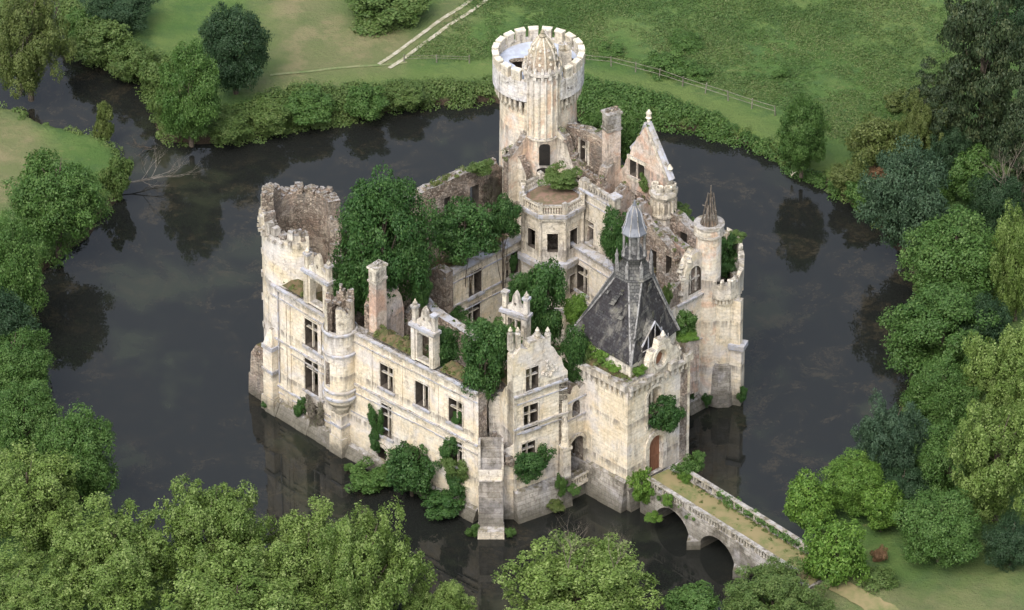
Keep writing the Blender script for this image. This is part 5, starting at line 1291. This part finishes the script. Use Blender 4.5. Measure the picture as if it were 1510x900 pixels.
def tree(kind, mat, cx, cy, rx, ry, label, cat='tree', group=None, g=GZ, clear=.4, name='broadleaf_tree', sx=1.0, trunk=True, yb=None):
    global usedcount
    usedcount += 1; v = usedcount
    key = kind+str(v % (2 if kind == 'C' else 3)); me, R0 = PRO[key]
    r = rx*M16; hzv = max(r*.6, math.sqrt(max(.05, (ry*M16)**2-(r*.545)**2))/.84)
    zc = g+hzv*.95+clear; p = P(cx, cy, zc)
    if yb: p = P(cx, yb, g); zc = zat(p, cy)
    root = empty(name, (p.x, p.y, g)); tag(root, label, cat, group)
    c = bpy.data.objects.new('crown', me); C.objects.link(c); c.parent = root; c.location = (0, 0, zc-g); c.scale = (r/R0*.95, r/R0*.95*sx, hzv/R0*.97); c.rotation_euler = (0, 0, v*1.7)
    setmat(c, mat)
    if trunk:
        t = bpy.data.objects.new('trunk', TRK[v % 3]); C.objects.link(t); t.parent = root; H = zc-g+hzv*.7; tw = min(H*.8, r*1.5); t.scale = (tw, tw, H/.78)
    return root
def bush(mat, cx, cy, rx, ry, label, cat='shrub', z=None, group=None, fr=None, out=0.0, name='shrub', yaw=None, thick=None, big=False, frontof=None):
    """leafy mass centred at a picture point; z = height of its centre, or fr = wall it grows on"""
    global usedcount
    usedcount += 1; v = usedcount; key = ('M' if big else 'S')+str(v % 3); me, R0 = PRO[key]
    r = rx*M16
    if fr is not None:
        u, zc = fr.uz(cx, cy); q = fr.pt(u, zc, out); rot = fr.rot; fs = max(.35, abs(fr.d.x)); a = r/fs; t = thick or min(a, .9); b_ = ry*M16/.86
        loc = q; sc = (a/R0, t/R0, b_/R0)
    else:
        p = P(cx, cy, z); loc = (p.x, p.y, z); b_ = max(r*.5, math.sqrt(max(.02, (ry*M16)**2-(r*.545)**2))/.84); sc = (r/R0, r/R0, b_/R0); rot = v*1.3 if yaw is None else yaw
    o = bpy.data.objects.new(name, me); C.objects.link(o); o.location = loc; o.scale = sc; o.rotation_euler = (0, 0, rot); setmat(o, mat); tag(o, label, cat, group); return o

G1_, G2_, G3_ = 'trees on the near bank', 'trees on the left bank', 'trees on the right bank'
G4_ = 'trees by the stream'; G5_ = 'trees growing inside the castle'
T_ = [
 # far left
 ('F', 'olive', 42, 62, 66, 86, 'large loose olive-green willow in the far left corner', G4_, 'willow_tree'),
 ('L', 'dark', 180, 8, 58, 44, 'round dark green tree at the top edge, right of the stream', G4_, 'broadleaf_tree'),
 ('L', 'dark', 346, 72, 60, 74, 'tall dark green tree standing behind the lighter tree at the stream mouth', G4_, 'broadleaf_tree'),
 ('L', 'mid', 280, 135, 54, 78, 'fresh green tree at the stream mouth, leaning over the moat before the tall dark tree', G4_, 'broadleaf_tree'),
 # left bank
 ('L', 'mid', 84, 296, 78, 84, 'broad round green tree on the grassy left point, beside the yellowish sapling', G2_, 'broadleaf_tree'),
 ('L', 'mid', 14, 400, 58, 85, 'dark green tree cut by the left edge, below the broad round tree on the point', G2_, 'broadleaf_tree'),
 ('L', 'dark', -8, 490, 68, 70, 'dark tree mostly outside the left edge above the layered green tree', G2_, 'broadleaf_tree'),
 ('L', 'mid', 18, 540, 60, 64, 'green tree on the left edge just below the dark left-edge tree', G2_, 'broadleaf_tree'),
 ('L', 'mid', 36, 622, 58, 62, 'layered green tree left of the deep green jutting tree', G2_, 'broadleaf_tree'),
 ('L', 'mid', 118, 672, 64, 72, 'deep green tree jutting furthest into the moat from the lower left bank', G2_, 'broadleaf_tree'),
 ('F', 'pale', 40, 740, 92, 82, 'pale green crown in the lower left corner, below the deep green jutting tree', G1_, 'broadleaf_tree'),
 # bottom
 ('F', 'pale', 165, 830, 96, 84, 'pale green crown second from the lower left corner, touching the bottom edge', G1_, 'broadleaf_tree'),
 ('F', 'pale', 20, 880, 90, 62, 'pale crown in the very bottom left corner', G1_, 'broadleaf_tree'),
 ('F', 'pale', 312, 795, 84, 92, 'tall pale crown with the highest top in the bottom row, left of the castle reflection', G1_, 'broadleaf_tree'),
 ('F', 'pale', 455, 830, 82, 78, 'pale green crown in the bottom row right of the tallest one', G1_, 'broadleaf_tree'),
 ('F', 'pale', 540, 850, 82, 100, 'pale green crown with two pointed tops near the bottom centre', G1_, 'broadleaf_tree'),
 ('F', 'pale', 350, 905, 120, 55, 'low pale crown filling the bottom edge below the tallest pale tree', G1_, 'broadleaf_tree'),
 ('F', 'pale', 650, 905, 52, 48, 'small pale crown at the bottom edge beside the open dark water', G1_, 'broadleaf_tree'),
 ('F', 'pale', 850, 872, 112, 80, 'airy pale tree with bare grey twigs in front of the castle buttress', G1_, 'broadleaf_tree'),
 ('M', 'mid', 1022, 893, 44, 28, 'small green treetop at the bottom edge below the left bridge arch', G1_, 'broadleaf_tree'),
 ('F', 'scrub', 1140, 885, 74, 42, 'low bushy crown at the bottom edge hiding the landward end of the bridge', G1_, 'broadleaf_tree'),
 # right bank
 ('L', 'mid', 1183, 198, 42, 60, 'round isolated green tree on the far right bank near the end of the rail fence', G3_, 'broadleaf_tree'),
 ('M', 'olive', 1292, 205, 44, 46, 'rounded olive bush-like tree right of the isolated round tree', G3_, 'broadleaf_tree'),
 ('F', 'olive', 1358, 196, 40, 62, 'thin olive tree in front of the dark conifer', G3_, 'broadleaf_tree'),
 ('L', 'blue', 1338, 290, 74, 88, 'large blue-green tree overhanging the moat on the right bank', G3_, 'broadleaf_tree'),
 ('C', 'conifer', 1450, 95, 74, 150, 'tall dark conifer with a bare trunk in the far right corner', G3_, 'conifer_tree'),
 ('C', 'conifer', 1385, 165, 48, 80, 'dark ragged conifer left of the tall bare-trunked conifer', G3_, 'conifer_tree'),
 ('C', 'conifer', 1525, 190, 60, 120, 'dark conifer cut by the right edge behind the bare grey tree', G3_, 'conifer_tree'),
 ('M', 'mid', 1438, 258, 46, 46, 'small fresh green tree between the blue-green tree and the bare grey tree', G3_, 'broadleaf_tree'),
 ('L', 'mid', 1408, 385, 86, 80, 'big green tree with boughs reaching over the moat below the blue-green tree', G3_, 'broadleaf_tree'),
 ('L', 'mid', 1392, 492, 92, 76, 'wide green tree overhanging the water left of the huge pale tree', G3_, 'broadleaf_tree'),
 ('F', 'pale', 1500, 390, 50, 86, 'pale green tree cut by the right edge beside the layered green tree', G3_, 'broadleaf_tree'),
 ('F', 'pale', 1490, 560, 72, 84, 'big pale yellow-green tree on the right edge, the upper of two', G3_, 'broadleaf_tree'),
 ('F', 'pale', 1470, 682, 78, 92, 'huge pale yellow-green tree on the right edge, the lower of two', G3_, 'broadleaf_tree'),
 ('L', 'dark', 1474, 300, 44, 58, 'dark green tree behind the bare grey tree, under the conifers', G3_, 'broadleaf_tree'),
 ('F', 'dark', 1400, 232, 40, 46, 'dark loose tree between the olive trees and the small fresh green tree', G3_, 'broadleaf_tree'),
 ('L', 'dark', 1500, 20, 50, 60, 'dark tree in the top right corner beside the tallest conifer', G3_, 'broadleaf_tree'),
 ('L', 'dark', 1492, 800, 44, 40, 'dark low tree in the shade below the huge pale tree', G3_, 'broadleaf_tree'),
 ('L', 'mid', 1388, 590, 58, 62, 'deep green tree between the bluish shrubby tree and the upper pale tree', G3_, 'broadleaf_tree'),
 ('L', 'dark', 1452, 490, 50, 56, 'dark tree between the overhanging green trees and the upper pale tree', G3_, 'broadleaf_tree'),
 ('L', 'dark', 1330, 722, 44, 40, 'dark low tree between the bright yellow-green tree and the dense lawn tree', G3_, 'broadleaf_tree'),
 ('L', 'mid', 1402, 682, 54, 62, 'deep green tree above the dark dense tree on the lawn', G3_, 'broadleaf_tree'),
 ('F', 'blue', 1315, 655, 56, 70, 'bluish green shrubby tree at the water edge above the bright yellow-green tree', G3_, 'broadleaf_tree'),
 ('M', 'bright', 1192, 738, 40, 44, 'bright yellow-green bushy tree closest to the open moat, above the bridge end', G3_, 'broadleaf_tree'),
 ('L', 'bright', 1258, 712, 50, 48, 'tallest bright yellow-green tree above the bridge end', G3_, 'broadleaf_tree'),
 ('M', 'bright', 1300, 748, 34, 36, 'bright green bushy tree next to the dark low tree', G3_, 'broadleaf_tree'),
 ('M', 'bright', 1232, 815, 46, 54, 'dense rounded bright green tree right at the bridge end', G3_, 'broadleaf_tree'),
 ('L', 'mid', 1386, 778, 68, 60, 'dark dense spreading tree on the lawn in the lower right', G3_, 'broadleaf_tree'),
]
for k, m, cx, cy, rx, ry, lab, g_, nm_ in T_: tree(k, m, cx, cy, rx, ry, lab, 'tree' if 'conifer' not in nm_ else 'conifer', g_, name=nm_)
# trees inside the walls
I_ = [
 ('L', 'ivy', 568, 358, 78, 104, 'great dark green tree filling the left wing beside the round tower', 578),
 ('M', 'ivy', 686, 338, 46, 50, 'round dark tree between the great tree and the octagonal tower', 530),
 ('M', 'ivy', 742, 322, 28, 36, 'small dark tree tucked left of the octagonal tower', 508),
 ('M', 'ivy', 806, 446, 36, 60, 'dark green tree in the open courtyard below the octagonal tower', 612),
 ('M', 'ivy', 768, 425, 22, 30, 'young tree against the courtyard wall, left of the courtyard tree', 585),
 ('M', 'bright', 848, 458, 22, 28, 'small bright green tree in the courtyard beside the slate roof', 610),
 ('M', 'ivy', 716, 532, 38, 58, 'green tree filling the front wing behind the broken corner', 706),
 ('M', 'mid', 735, 500, 30, 36, 'lighter crown behind the front wing tree, under the courtyard lucarne', 680),
 ('M', 'ivy', 655, 512, 26, 38, 'small tree in the front wing behind the roof-edge lucarne', 672),
 ('M', 'ivy', 846, 530, 24, 46, 'dark tree in the gap between pavilion and gatehouse', 668),
 ('M', 'ivy', 905, 345, 24, 46, 'dark tree squeezed behind the lantern of the slate roof', 540),
 ('M', 'mid', 880, 186, 24, 26, 'green tree behind the far outer wall, left of the tall chimney', 440),
 ('M', 'mid', 922, 205, 26, 36, 'green tree behind the tall chimney, left of the gable', 455),
 ('M', 'ivy', 512, 430, 28, 50, 'lower dark tree in the left wing behind the front wall', 600),
 ('M', 'ivy', 622, 425, 20, 34, 'dark foliage of a low tree behind the pink brick cross wall', 585),
]
for k, m, cx, cy, rx, ry, lab, yb in I_: tree(k, m, cx, cy, rx, ry, lab, 'tree', G5_, g=3 if yb > 470 else 1.2, yb=yb)
# ivy and wall plants
def ivy(m, cx, cy, rx, ry, fr, label, thick=.55, out=.25): return bush(m, cx, cy, rx, ry, label, 'ivy', fr=fr, out=out, name='ivy', thick=thick)
ivy('ivy', 557, 620, 10, 26, F2, 'tall column of ivy beside the lower window under the oriel turret')
ivy('ivy', 555, 650, 9, 16, F2, 'lower tuft of the ivy column above the small arched opening')
ivy('ivy', 665, 660, 12, 18, F2, 'ivy over the lower window left of the stepped buttress', .7)
ivy('scrub', 673, 688, 17, 20, F2, 'lighter ivy hanging below the overgrown window left of the buttress', .8)
ivy('ivy', 674, 712, 16, 20, F2, 'lowest clump of the ivy hanging left of the stepped buttress', .8)
ivy('ivy', 672, 620, 8, 12, F2, 'ivy inside the upper window left of the broken corner', .3, -.2)
ivy('ivy', 778, 680, 25, 26, F4, 'round dark bush growing out of the pavilion window', 1.0, .5)
ivy('ivy', 973, 610, 20, 30, FG2, 'large dark bush growing out of the window above the wooden door', 1.2, .6)
ivy('ivy', 447, 600, 9, 17, F1, 'small ivy beside the lowest left window')
ivy('vine', 467, 608, 12, 26, F1, 'grey dead vine hanging over the lowest left window', .5)
ivy('ivy', 1022, 541, 5, 13, FE, 'ivy filling the upper small window near the bastion tower', .3, -.1)
ivy('ivy', 1019, 588, 5, 12, FE, 'ivy filling the lower small window near the bastion tower', .3, -.1)
ivy('ivy', 754, 385, 5, 14, FC1, 'dark ivy strand hanging from the courtyard wall cornice', .3)
ivy('vine', 723, 285, 13, 26, FRL, 'web of bare vines on the rear wall left of the octagonal tower', .3, .2)
tree('M', 'ivy', 607, 690, 42, 42, 'bushy dark green tree rooted at the water foot of the facade', 'tree', None, g=.3, clear=.2)
bush('mid', 545, 706, 32, 17, 'low green shrub in the water below the oriel turret', z=.9)
bush('ivy', 655, 742, 30, 20, 'dark shrub spilling into the water between facade tree and buttress', z=1.0)
bush('mid', 697, 784, 10, 12, 'little green tuft at the left foot of the stepped buttress', z=.5)
bush('mid', 752, 785, 8, 8, 'tiny green tuft at the right foot of the stepped buttress', z=.5)
bush('mid', 516, 690, 9, 7, 'tuft of greenery at the water foot of the oriel pier', z=.5)
bush('ivy', 391, 597, 6, 6, 'tuft growing on the left corner pier at water level', z=.5)
bush('bright', 948, 718, 17, 26, 'bright green shrub climbing the gatehouse corner left of the door', z=3.2)
bush('bright', 962, 762, 12, 8, 'light green tuft hanging over the first bridge arch', z=1.6)
bush('bright', 985, 738, 9, 9, 'small bright tuft on the left parapet near the castle end of the bridge', z=3.6)
bush('mid', 1012, 692, 16, 20, 'green shrub at the right end of the bridge by the castle door', z=3.8)
bush('mid', 1030, 680, 13, 17, 'taller sprig beside the shrub by the castle door, over the water', z=4.2)
bush('bright', 1010, 706, 10, 12, 'bright leaves at the start of the right bridge parapet', z=3.4)
bush('mid', 828, 716, 8, 18, 'trailing plant at the foot of the wall between pavilion and arch', z=2.6)
bush('olive', 815, 745, 16, 9, 'olive weeds at the water foot of the pavilion', z=.8)
bush('mid', 846, 722, 10, 8, 'weeds under the little balcony', z=2.0)
# roof edge and terrace plants
bush('scrub', 874, 498, 18, 22, 'bright climbing plant on the left gutter of the slate roof', z=14.4)
bush('bright', 898, 525, 18, 16, 'bright green weeds at the foot of the left roof slope', z=13.9)
bush('bright', 912, 540, 15, 9, 'bright weeds along the gatehouse battlement near its front corner', z=13.6)
bush('bright', 941, 546, 10, 9, 'yellow-green tuft on the front corner of the gatehouse', z=13.8)
bush('mid', 1010, 480, 17, 24, 'tree-like shrub growing from the right gutter of the slate roof', z=14.3)
bush('bright', 1012, 495, 18, 10, 'lighter low growth below the shrub in the right gutter', z=13.6)
bush('bright', 884, 512, 14, 14, 'second bright clump on the left gutter, between the chimney stub and the roof foot', z=14.0)
bush('scrub', 866, 520, 10, 12, 'weeds hanging at the left end of the gatehouse battlement', z=13.6)
bush('scrub', 985, 435, 7, 16, 'strip of green weeds behind the right roof slope', z=14)
bush('scrub', 825, 262, 26, 16, 'light green bush on the terrace of the octagonal tower', z=zo1+.4)
bush('scrub', 838, 270, 14, 9, 'lower weeds at the right of the terrace bush', z=zo1-.1)
bush('scrub', 708, 248, 19, 15, 'light green bush on top of the rear wall left of the keep', z=17.2)
bush('scrub', 955, 275, 12, 22, 'light green creeper left of the octagonal chimney', z=17.5)
bush('mid', 998, 328, 22, 22, 'green bush spreading on the far wall right of the octagonal chimney', z=14.6)
bush('scrub', 1005, 310, 14, 12, 'olive top growth of the bush right of the octagonal chimney', z=15.4)
bush('scrub', 905, 270, 10, 10, 'tuft of weeds on the wall below the tall chimney', z=15)
bush('ivy', 1073, 373, 19, 30, 'dark plants filling the top of the bastion tower', z=11.9)
bush('scrub', 1088, 350, 14, 9, 'green sprig leaning over the far rim of the bastion tower', z=13.3)
bush('ivy', 1066, 395, 15, 14, 'dark leaves just behind the front battlement of the bastion tower', z=11.8)
bush('ivy', 1096, 582, 8, 14, 'weeds climbing the water foot of the bastion tower, right side', z=1.5)
bush('ivy', 1042, 590, 8, 12, 'dark weeds at the left water foot of the bastion tower', z=1.2)
bush('scrub', 676, 382, 15, 9, 'yellow-green weeds on the middle of the courtyard wall top', z=13.4)
bush('scrub', 722, 362, 16, 9, 'green weeds on the right part of the courtyard wall top', z=13.4)
bush('ivy', 676, 462, 13, 10, 'dark leaves at the lower left of the courtyard wall', z=9)
bush('ivy', 700, 486, 20, 11, 'dark creeper draped on the inner wall of the front wing', z=11.2)
# scrub along the banks as individual bushes
Bk = [('scrub', 150, 62, 46, 42, 'yellow-green bushes right of the stream, below the top dark tree'), ('scrub', 196, 92, 36, 34, 'pale bush on the right bank of the stream, beside the tree pair'), ('scrub', 228, 110, 28, 34, 'ragged yellow-green bush hugging the lighter tree at the stream mouth'),
      ('mid', 118, 35, 30, 30, 'mid green bush at the top of the stream'), ('scrub', 340, 185, 36, 26, 'bright bank bush right of the tree leaning over the moat'), ('scrub', 395, 175, 36, 28, 'second bank bush right of the leaning tree'), ('mid', 455, 155, 42, 30, 'green bank bush below the faint field path'),
      ('mid', 540, 150, 36, 30, 'rounded green bush on the far bank left of the keep'), ('scrub', 600, 138, 34, 20, 'low bush on the far bank just left of the keep reflection'), ('olive', 155, 182, 16, 38, 'thin pale sapling on the tip of the left point'), ('scrub', 172, 262, 24, 38, 'yellowish sapling right of the broad round tree'),
      ('scrub', 575, 15, 70, 30, 'large dark bramble thicket in the field left of the chalk track'), ('mid', 880, 180, 14, 14, 'small bush at the water line behind the wall right of the keep'), ('mid', 1390, 285, 20, 22, 'low green bush at the water behind the blue-green tree'),
      ('olive', 1250, 262, 34, 26, 'olive bank bush right of the isolated round tree'), ('brown', 1292, 254, 16, 10, 'rust-brown withered bush on the right bank'), ('brown', 1357, 137, 8, 7, 'orange-tipped bush beside the dark conifer'), ('brown', 1296, 820, 10, 16, 'reddish brown dead bush near the bright tree at the bridge end'),
      ('scrub', 1290, 860, 34, 24, 'scrubby low bush on the lawn below the bright green trees'), ('mid', 1150, 860, 40, 16, 'low growth at the foot of the bridge on the land side'), ('scrub', 240, 160, 18, 30, 'pale loose bush under the leaning tree by the fallen branches'), ('mid', 1010, 62, 30, 12, 'dark weed patch in the meadow beyond the fence'),
      ('mid', 985, 98, 40, 13, 'broad clump of nettles in the meadow just beyond the fence'), ('mid', 900, 78, 20, 8, 'small clump of weeds in the meadow right of the keep battlements'), ('mid', 1030, 108, 22, 10, 'dark green nettles beside the middle of the rail fence'), ('mid', 1152, 108, 14, 9, 'lone dark weed clump in the open meadow'),
      ('mid', 1270, 285, 26, 26, 'bush at the water edge left of the blue-green tree'), ('olive', 1330, 152, 26, 22, 'olive bush at the meadow edge left of the ragged conifer')]
for m, cx, cy, rx, ry, lab in Bk: bush(m, cx, cy, rx, ry, lab, z=GZ+max(.3, ry*M16*.55), big=rx > 28)
# --- bare branches
def branches(mb, p, d, L, r, depth, spread=.55):
    q = [Vector(p)]; dd = Vector(d).normalized(); n = 4
    for k in range(n): dd = (dd+Vector((random.uniform(-.2, .2), random.uniform(-.2, .2), random.uniform(-.12, .18)))).normalized(); q.append(q[-1]+dd*L/n)
    mb.tube(q, [r*(1-.55*k/n) for k in range(n+1)], 5)
    if depth:
        for k in range(3 if depth > 1 else 2):
            i = random.randint(2, n); e = (dd+Vector((random.uniform(-1, 1), random.uniform(-1, 1), random.uniform(-.4, .8)))*spread*1.4).normalized(); branches(mb, q[i], e, L*random.uniform(.5, .75), r*.5, depth-1, spread)
def bare(name, cx, cy, z, h, d, label, cat, mat=MDEAD, r=.12, depth=4, nst=3, spread=.6):
    random.seed(cx); mb = MB(); p = P(cx, cy, z)
    for k in range(nst): branches(mb, (0, 0, 0), (d[0]+random.uniform(-.4, .4), d[1]+random.uniform(-.4, .4), d[2]), h*random.uniform(.7, 1), r, depth, spread)
    o = mb.build(name, [mat], None); o.location = (p.x, p.y, z); return tag(o, label, cat)
bare('dead_tree', 1496, 345, GZ, 5.5, (0, 0, 1), 'bare grey leafless tree at the right edge below the conifers', 'dead tree', MBEAM, r=.14)
bare('dead_tree', 30, 140, GZ, 6, (.2, 0, 1), 'leafless grey stems under the willow in the far left corner', 'dead tree', r=.16, depth=3)
bare('fallen_branches', 222, 218, .1, 1.5, (-.9, -.5, .3), 'tangle of grey fallen branches in the water at the stream mouth', 'branches', MBARK, r=.05)
bare('fallen_branches', 178, 272, .6, 4.2, (1, -.1, .12), 'bare branch reaching over the moat from the yellowish sapling', 'branches', r=.07, nst=2)
bare('dead_tree', 838, 838, 9.5, 2.6, (0, .1, 1), 'pale bare twigs rising from the airy pale tree in front of the buttress', 'dead tree', MBEAM, r=.04, nst=4, depth=4)
bare('dead_tree', 905, 838, 9.5, 2.4, (.2, .1, 1), 'bare twigs rising from the right side of the airy pale tree below the gatehouse', 'dead tree', MBEAM, r=.035, nst=3, depth=4)
bare('fallen_branches', 1168, 258, GZ-.6, .8, (0, -.5, .4), 'small whitish forked branch at the water line of the far right bank', 'branches', MCAP, r=.08, nst=2, depth=1)
random.seed(5)
# --- uncountable ground cover
def mass(name, pts, count, mat, label, size, lob, hgt, per=150):
    """leaf mass of many low clumps; pts = list of (x, y, z, radius)"""
    global rng
    rng = np.random.default_rng(len(pts)); ps, ns, vs = [], [], []
    for (x, y, z, r) in pts:
        d = dirs(per, -.1); n = len(d); ps.append(np.array([x, y, z])+d*np.array([r, r, r*hgt])*rng.uniform(.7, 1.1, (n, 1))); ns.append(d+np.array([0, 0, .5])+rng.normal(0, .45, (n, 3))); v = rng.random() if name != 'meadow_tussocks' else float(np.clip(1.6*vnoise(np.array([x]), np.array([y]), 4, 33)[0]-.35+rng.normal(0, .15), 0, 1))
        vs.append(np.stack([np.clip(v*.6+rng.random(n)*.5, 0, 1), rng.random(n)*.7+.3*v, rng.random(n)], 1))
    me = leafmesh(name, np.concatenate(ps), np.concatenate(ns), size, np.concatenate(vs), LEAFMATS[mat]); o = bpy.data.objects.new(name, me); C.objects.link(o); return tag(o, label, kind='stuff')
def scatter_poly(poly, n):
    lo, hi = poly.min(0), poly.max(0); out = []
    while len(out) < n:
        q = rng.uniform(lo, hi, (n*2, 2)); out += [tuple(a) for a in q[sdist(q[:, 0], q[:, 1], poly) < 0]]
    return out[:n]
strip1 = pixpoly([(310, 212), (330, 165), (420, 135), (560, 128), (720, 122), (730, 150), (650, 158), (590, 168), (520, 184), (450, 194), (390, 205)])
strip2 = pixpoly([(855, 178), (860, 122), (940, 138), (1040, 170), (1130, 205), (1180, 240), (1240, 262), (1240, 292), (1190, 270), (1130, 234), (1070, 212), (1010, 197), (950, 187)])
strip3 = pixpoly([(100, 44), (130, 80), (170, 98), (205, 120), (222, 150), (238, 212), (280, 200), (240, 90), (180, 50), (120, 10), (80, -20)])
pts = [(x, y, hz((x, y))+.15, rng.uniform(.45, 1.1)) for x, y in scatter_poly(strip1, 380)+scatter_poly(strip3, 150)]
mass('bank_scrub', pts, 0, 'scrub', 'scrubby undergrowth lining the far left bank', .12, 0, 1.0, 170)
pts = [(x, y, hz((x, y))+.1, rng.uniform(.4, .95)) for x, y in scatter_poly(strip2, 560)]
mass('bank_scrub', pts, 0, 'mid', 'reeds and rough growth lining the far right bank', .12, 0, 1.15, 150)
edge = []
for k in range(len(moat)):
    a, b_ = Vector(moat[k]), Vector(moat[(k+1) % len(moat)])
    if max(abs(a.x), abs(a.y), abs(b_.x), abs(b_.y)) > 120: continue
    n = int((b_-a).length/.55); d = (b_-a).normalized(); nn_ = Vector((d.y, -d.x))
    for j in range(n):
        p = a.lerp(b_, (j+.5)/n); s_ = 1 if sdist(np.array([p.x+nn_.x*.5]), np.array([p.y+nn_.y*.5]), moat)[0] > 0 else -1
        p = p+nn_*s_*random.uniform(.2, 1.6)
        if random.random() < .8 and not (0 < (p-FBr.A).dot(FBr.d) < FBr.L+3 and abs((p-FBr.A).dot(FBr.n)+bwid/2) < 2.6): edge.append((p.x, p.y, max(.05, hz(p)), random.uniform(.3, .7)))
mass('waterside_weeds', edge, 0, 'scrub', 'weeds and grasses fringing the moat edge', .10, 0, 1.0, 90)
# rough meadow tussocks
rng = np.random.default_rng(3)
mead = pixpoly([(600, 88), (720, -30), (1400, -30), (1400, 180), (1300, 235), (1200, 190), (1150, 160), (1010, 122), (905, 92), (860, 88)])
q = np.array(scatter_poly(mead, 14000)); w = vnoise(q[:, 0], q[:, 1], 6, 9)*.6+vnoise(q[:, 0], q[:, 1], 1.6, 8)*.4; q = q[w+rng.normal(0, .1, len(w)) > .36]
mass('meadow_tussocks', [(x, y, hz((x, y))+.0, rng.uniform(.2, .6)*(.6+.8*vnoise(np.array([x]), np.array([y]), 5, 21)[0])) for x, y in q], 0, 'meadow', 'tussocks of long grass across the rough meadow', .085, 0, .5, 16)
ins = np.array([tuple(p) for p in isl]); q = np.array(scatter_poly(ins, 1500)); q = q[sdist(q[:, 0], q[:, 1], ins) < -1.3]
mass('undergrowth', [(x, y, 3.0+1.2*vnoise(np.array([x]), np.array([y]), 3, 4)[0], rng.uniform(.5, 1.2)) for x, y in q], 0, 'ivy', 'undergrowth covering the ground inside the castle walls', .13, 0, 1.0, 42)
wp_ = []
for tp in TOPS:
    for (p0, p1) in zip(tp[:-1], tp[1:]):
        if random.random() < .30: wp_.append((p0[0]+random.uniform(-.2, .2), p0[1]+random.uniform(-.2, .2), p0[2]+.03, random.uniform(.10, .34)))
for (f_, ua_, ub2, z_, w_, o_) in TURFS:
    for k in range(int((ub2-ua_)*w_*5)):
        p = f_.pt(random.uniform(ua_, ub2), z_, o_-w_*random.random()); wp_.append((p[0], p[1], z_+random.uniform(.15, .5), random.uniform(.12, .30)))
mass('wall_weeds', wp_, 0, 'olive', 'small weeds and grasses rooted along the broken wall tops', .075, 0, .8, 40)
ivyl = [(-FBr.n*(bwid-.2)) for _ in range(1)]
def hedge(u0, u1, o_, z, n, label, mat='mid', r=.38):
    pts = []
    for k in range(n): u = u0+(u1-u0)*random.random(); p = FBr.pt(u, 0, o_+random.uniform(-.25, .25)); pts.append((p[0], p[1], z+random.uniform(-.35, .25), random.uniform(.5, 1)*r))
    o = mass('ivy', pts, 0, mat, label, .10, 0, 1.0, 60); del o['kind']; tag(o, label, 'ivy'); return o
hedge(uB_(1065, 750, ZB)-1.2, FBr.L+1, -bwid+.25, ZB+.5, 70, 'hedge-like ivy smothering the right parapet of the bridge')
wd = []
for k in range(170):
    p = FBr.pt(random.uniform(.2, FBr.L+1.5), 0, random.choice((-.55, -bwid+.6, -bwid+.6, -random.uniform(.8, bwid-.8)))+random.uniform(-.25, .25)); wd.append((p[0], p[1], ZB+.08, random.uniform(.08, .22)))
mass('path_weeds', wd, 0, 'olive', 'weeds sprouting along the edges of the bridge deck', .06, 0, .7, 40)
hedge(2.0, 6.5, -.1, ZB-.2, 12, 'thin creeper on the left bridge face above the first pier', r=.25)

# ------------------------------------------------------------------ light
W = bpy.data.worlds.new('World'); S.world = W; W.use_nodes = True; nt = W.node_tree; bg = nt.nodes['Background']
sky = nt.nodes.new('ShaderNodeTexSky'); sky.sky_type = 'NISHITA'; sky.sun_disc = False; EL, AZ = 54, 205
sky.sun_elevation = R(EL); sky.sun_rotation = R(AZ); sky.air_density = 1.0; sky.dust_density = 5.0; sky.ozone_density = 1.0
hs = nt.nodes.new('ShaderNodeHueSaturation'); hs.inputs['Saturation'].default_value = .5; nt.links.new(sky.outputs[0], hs.inputs['Color']); nt.links.new(hs.outputs[0], bg.inputs[0]); bg.inputs[1].default_value = .15
sl = bpy.data.lights.new('sun', 'SUN'); so = bpy.data.objects.new('sun', sl); C.objects.link(so); sl.energy = .52; sl.angle = R(34); sl.color = (1.0, .95, .87)
az = R(AZ); sd = Vector((math.sin(az)*math.cos(R(EL)), math.cos(az)*math.cos(R(EL)), math.sin(R(EL)))); so.rotation_euler = sd.to_track_quat('Z', 'Y').to_euler()
S.view_settings.view_transform = 'Standard'; S.view_settings.look = 'None'; S.view_settings.exposure = 1.22; S.view_settings.gamma = 1
S.render.engine = 'CYCLES'
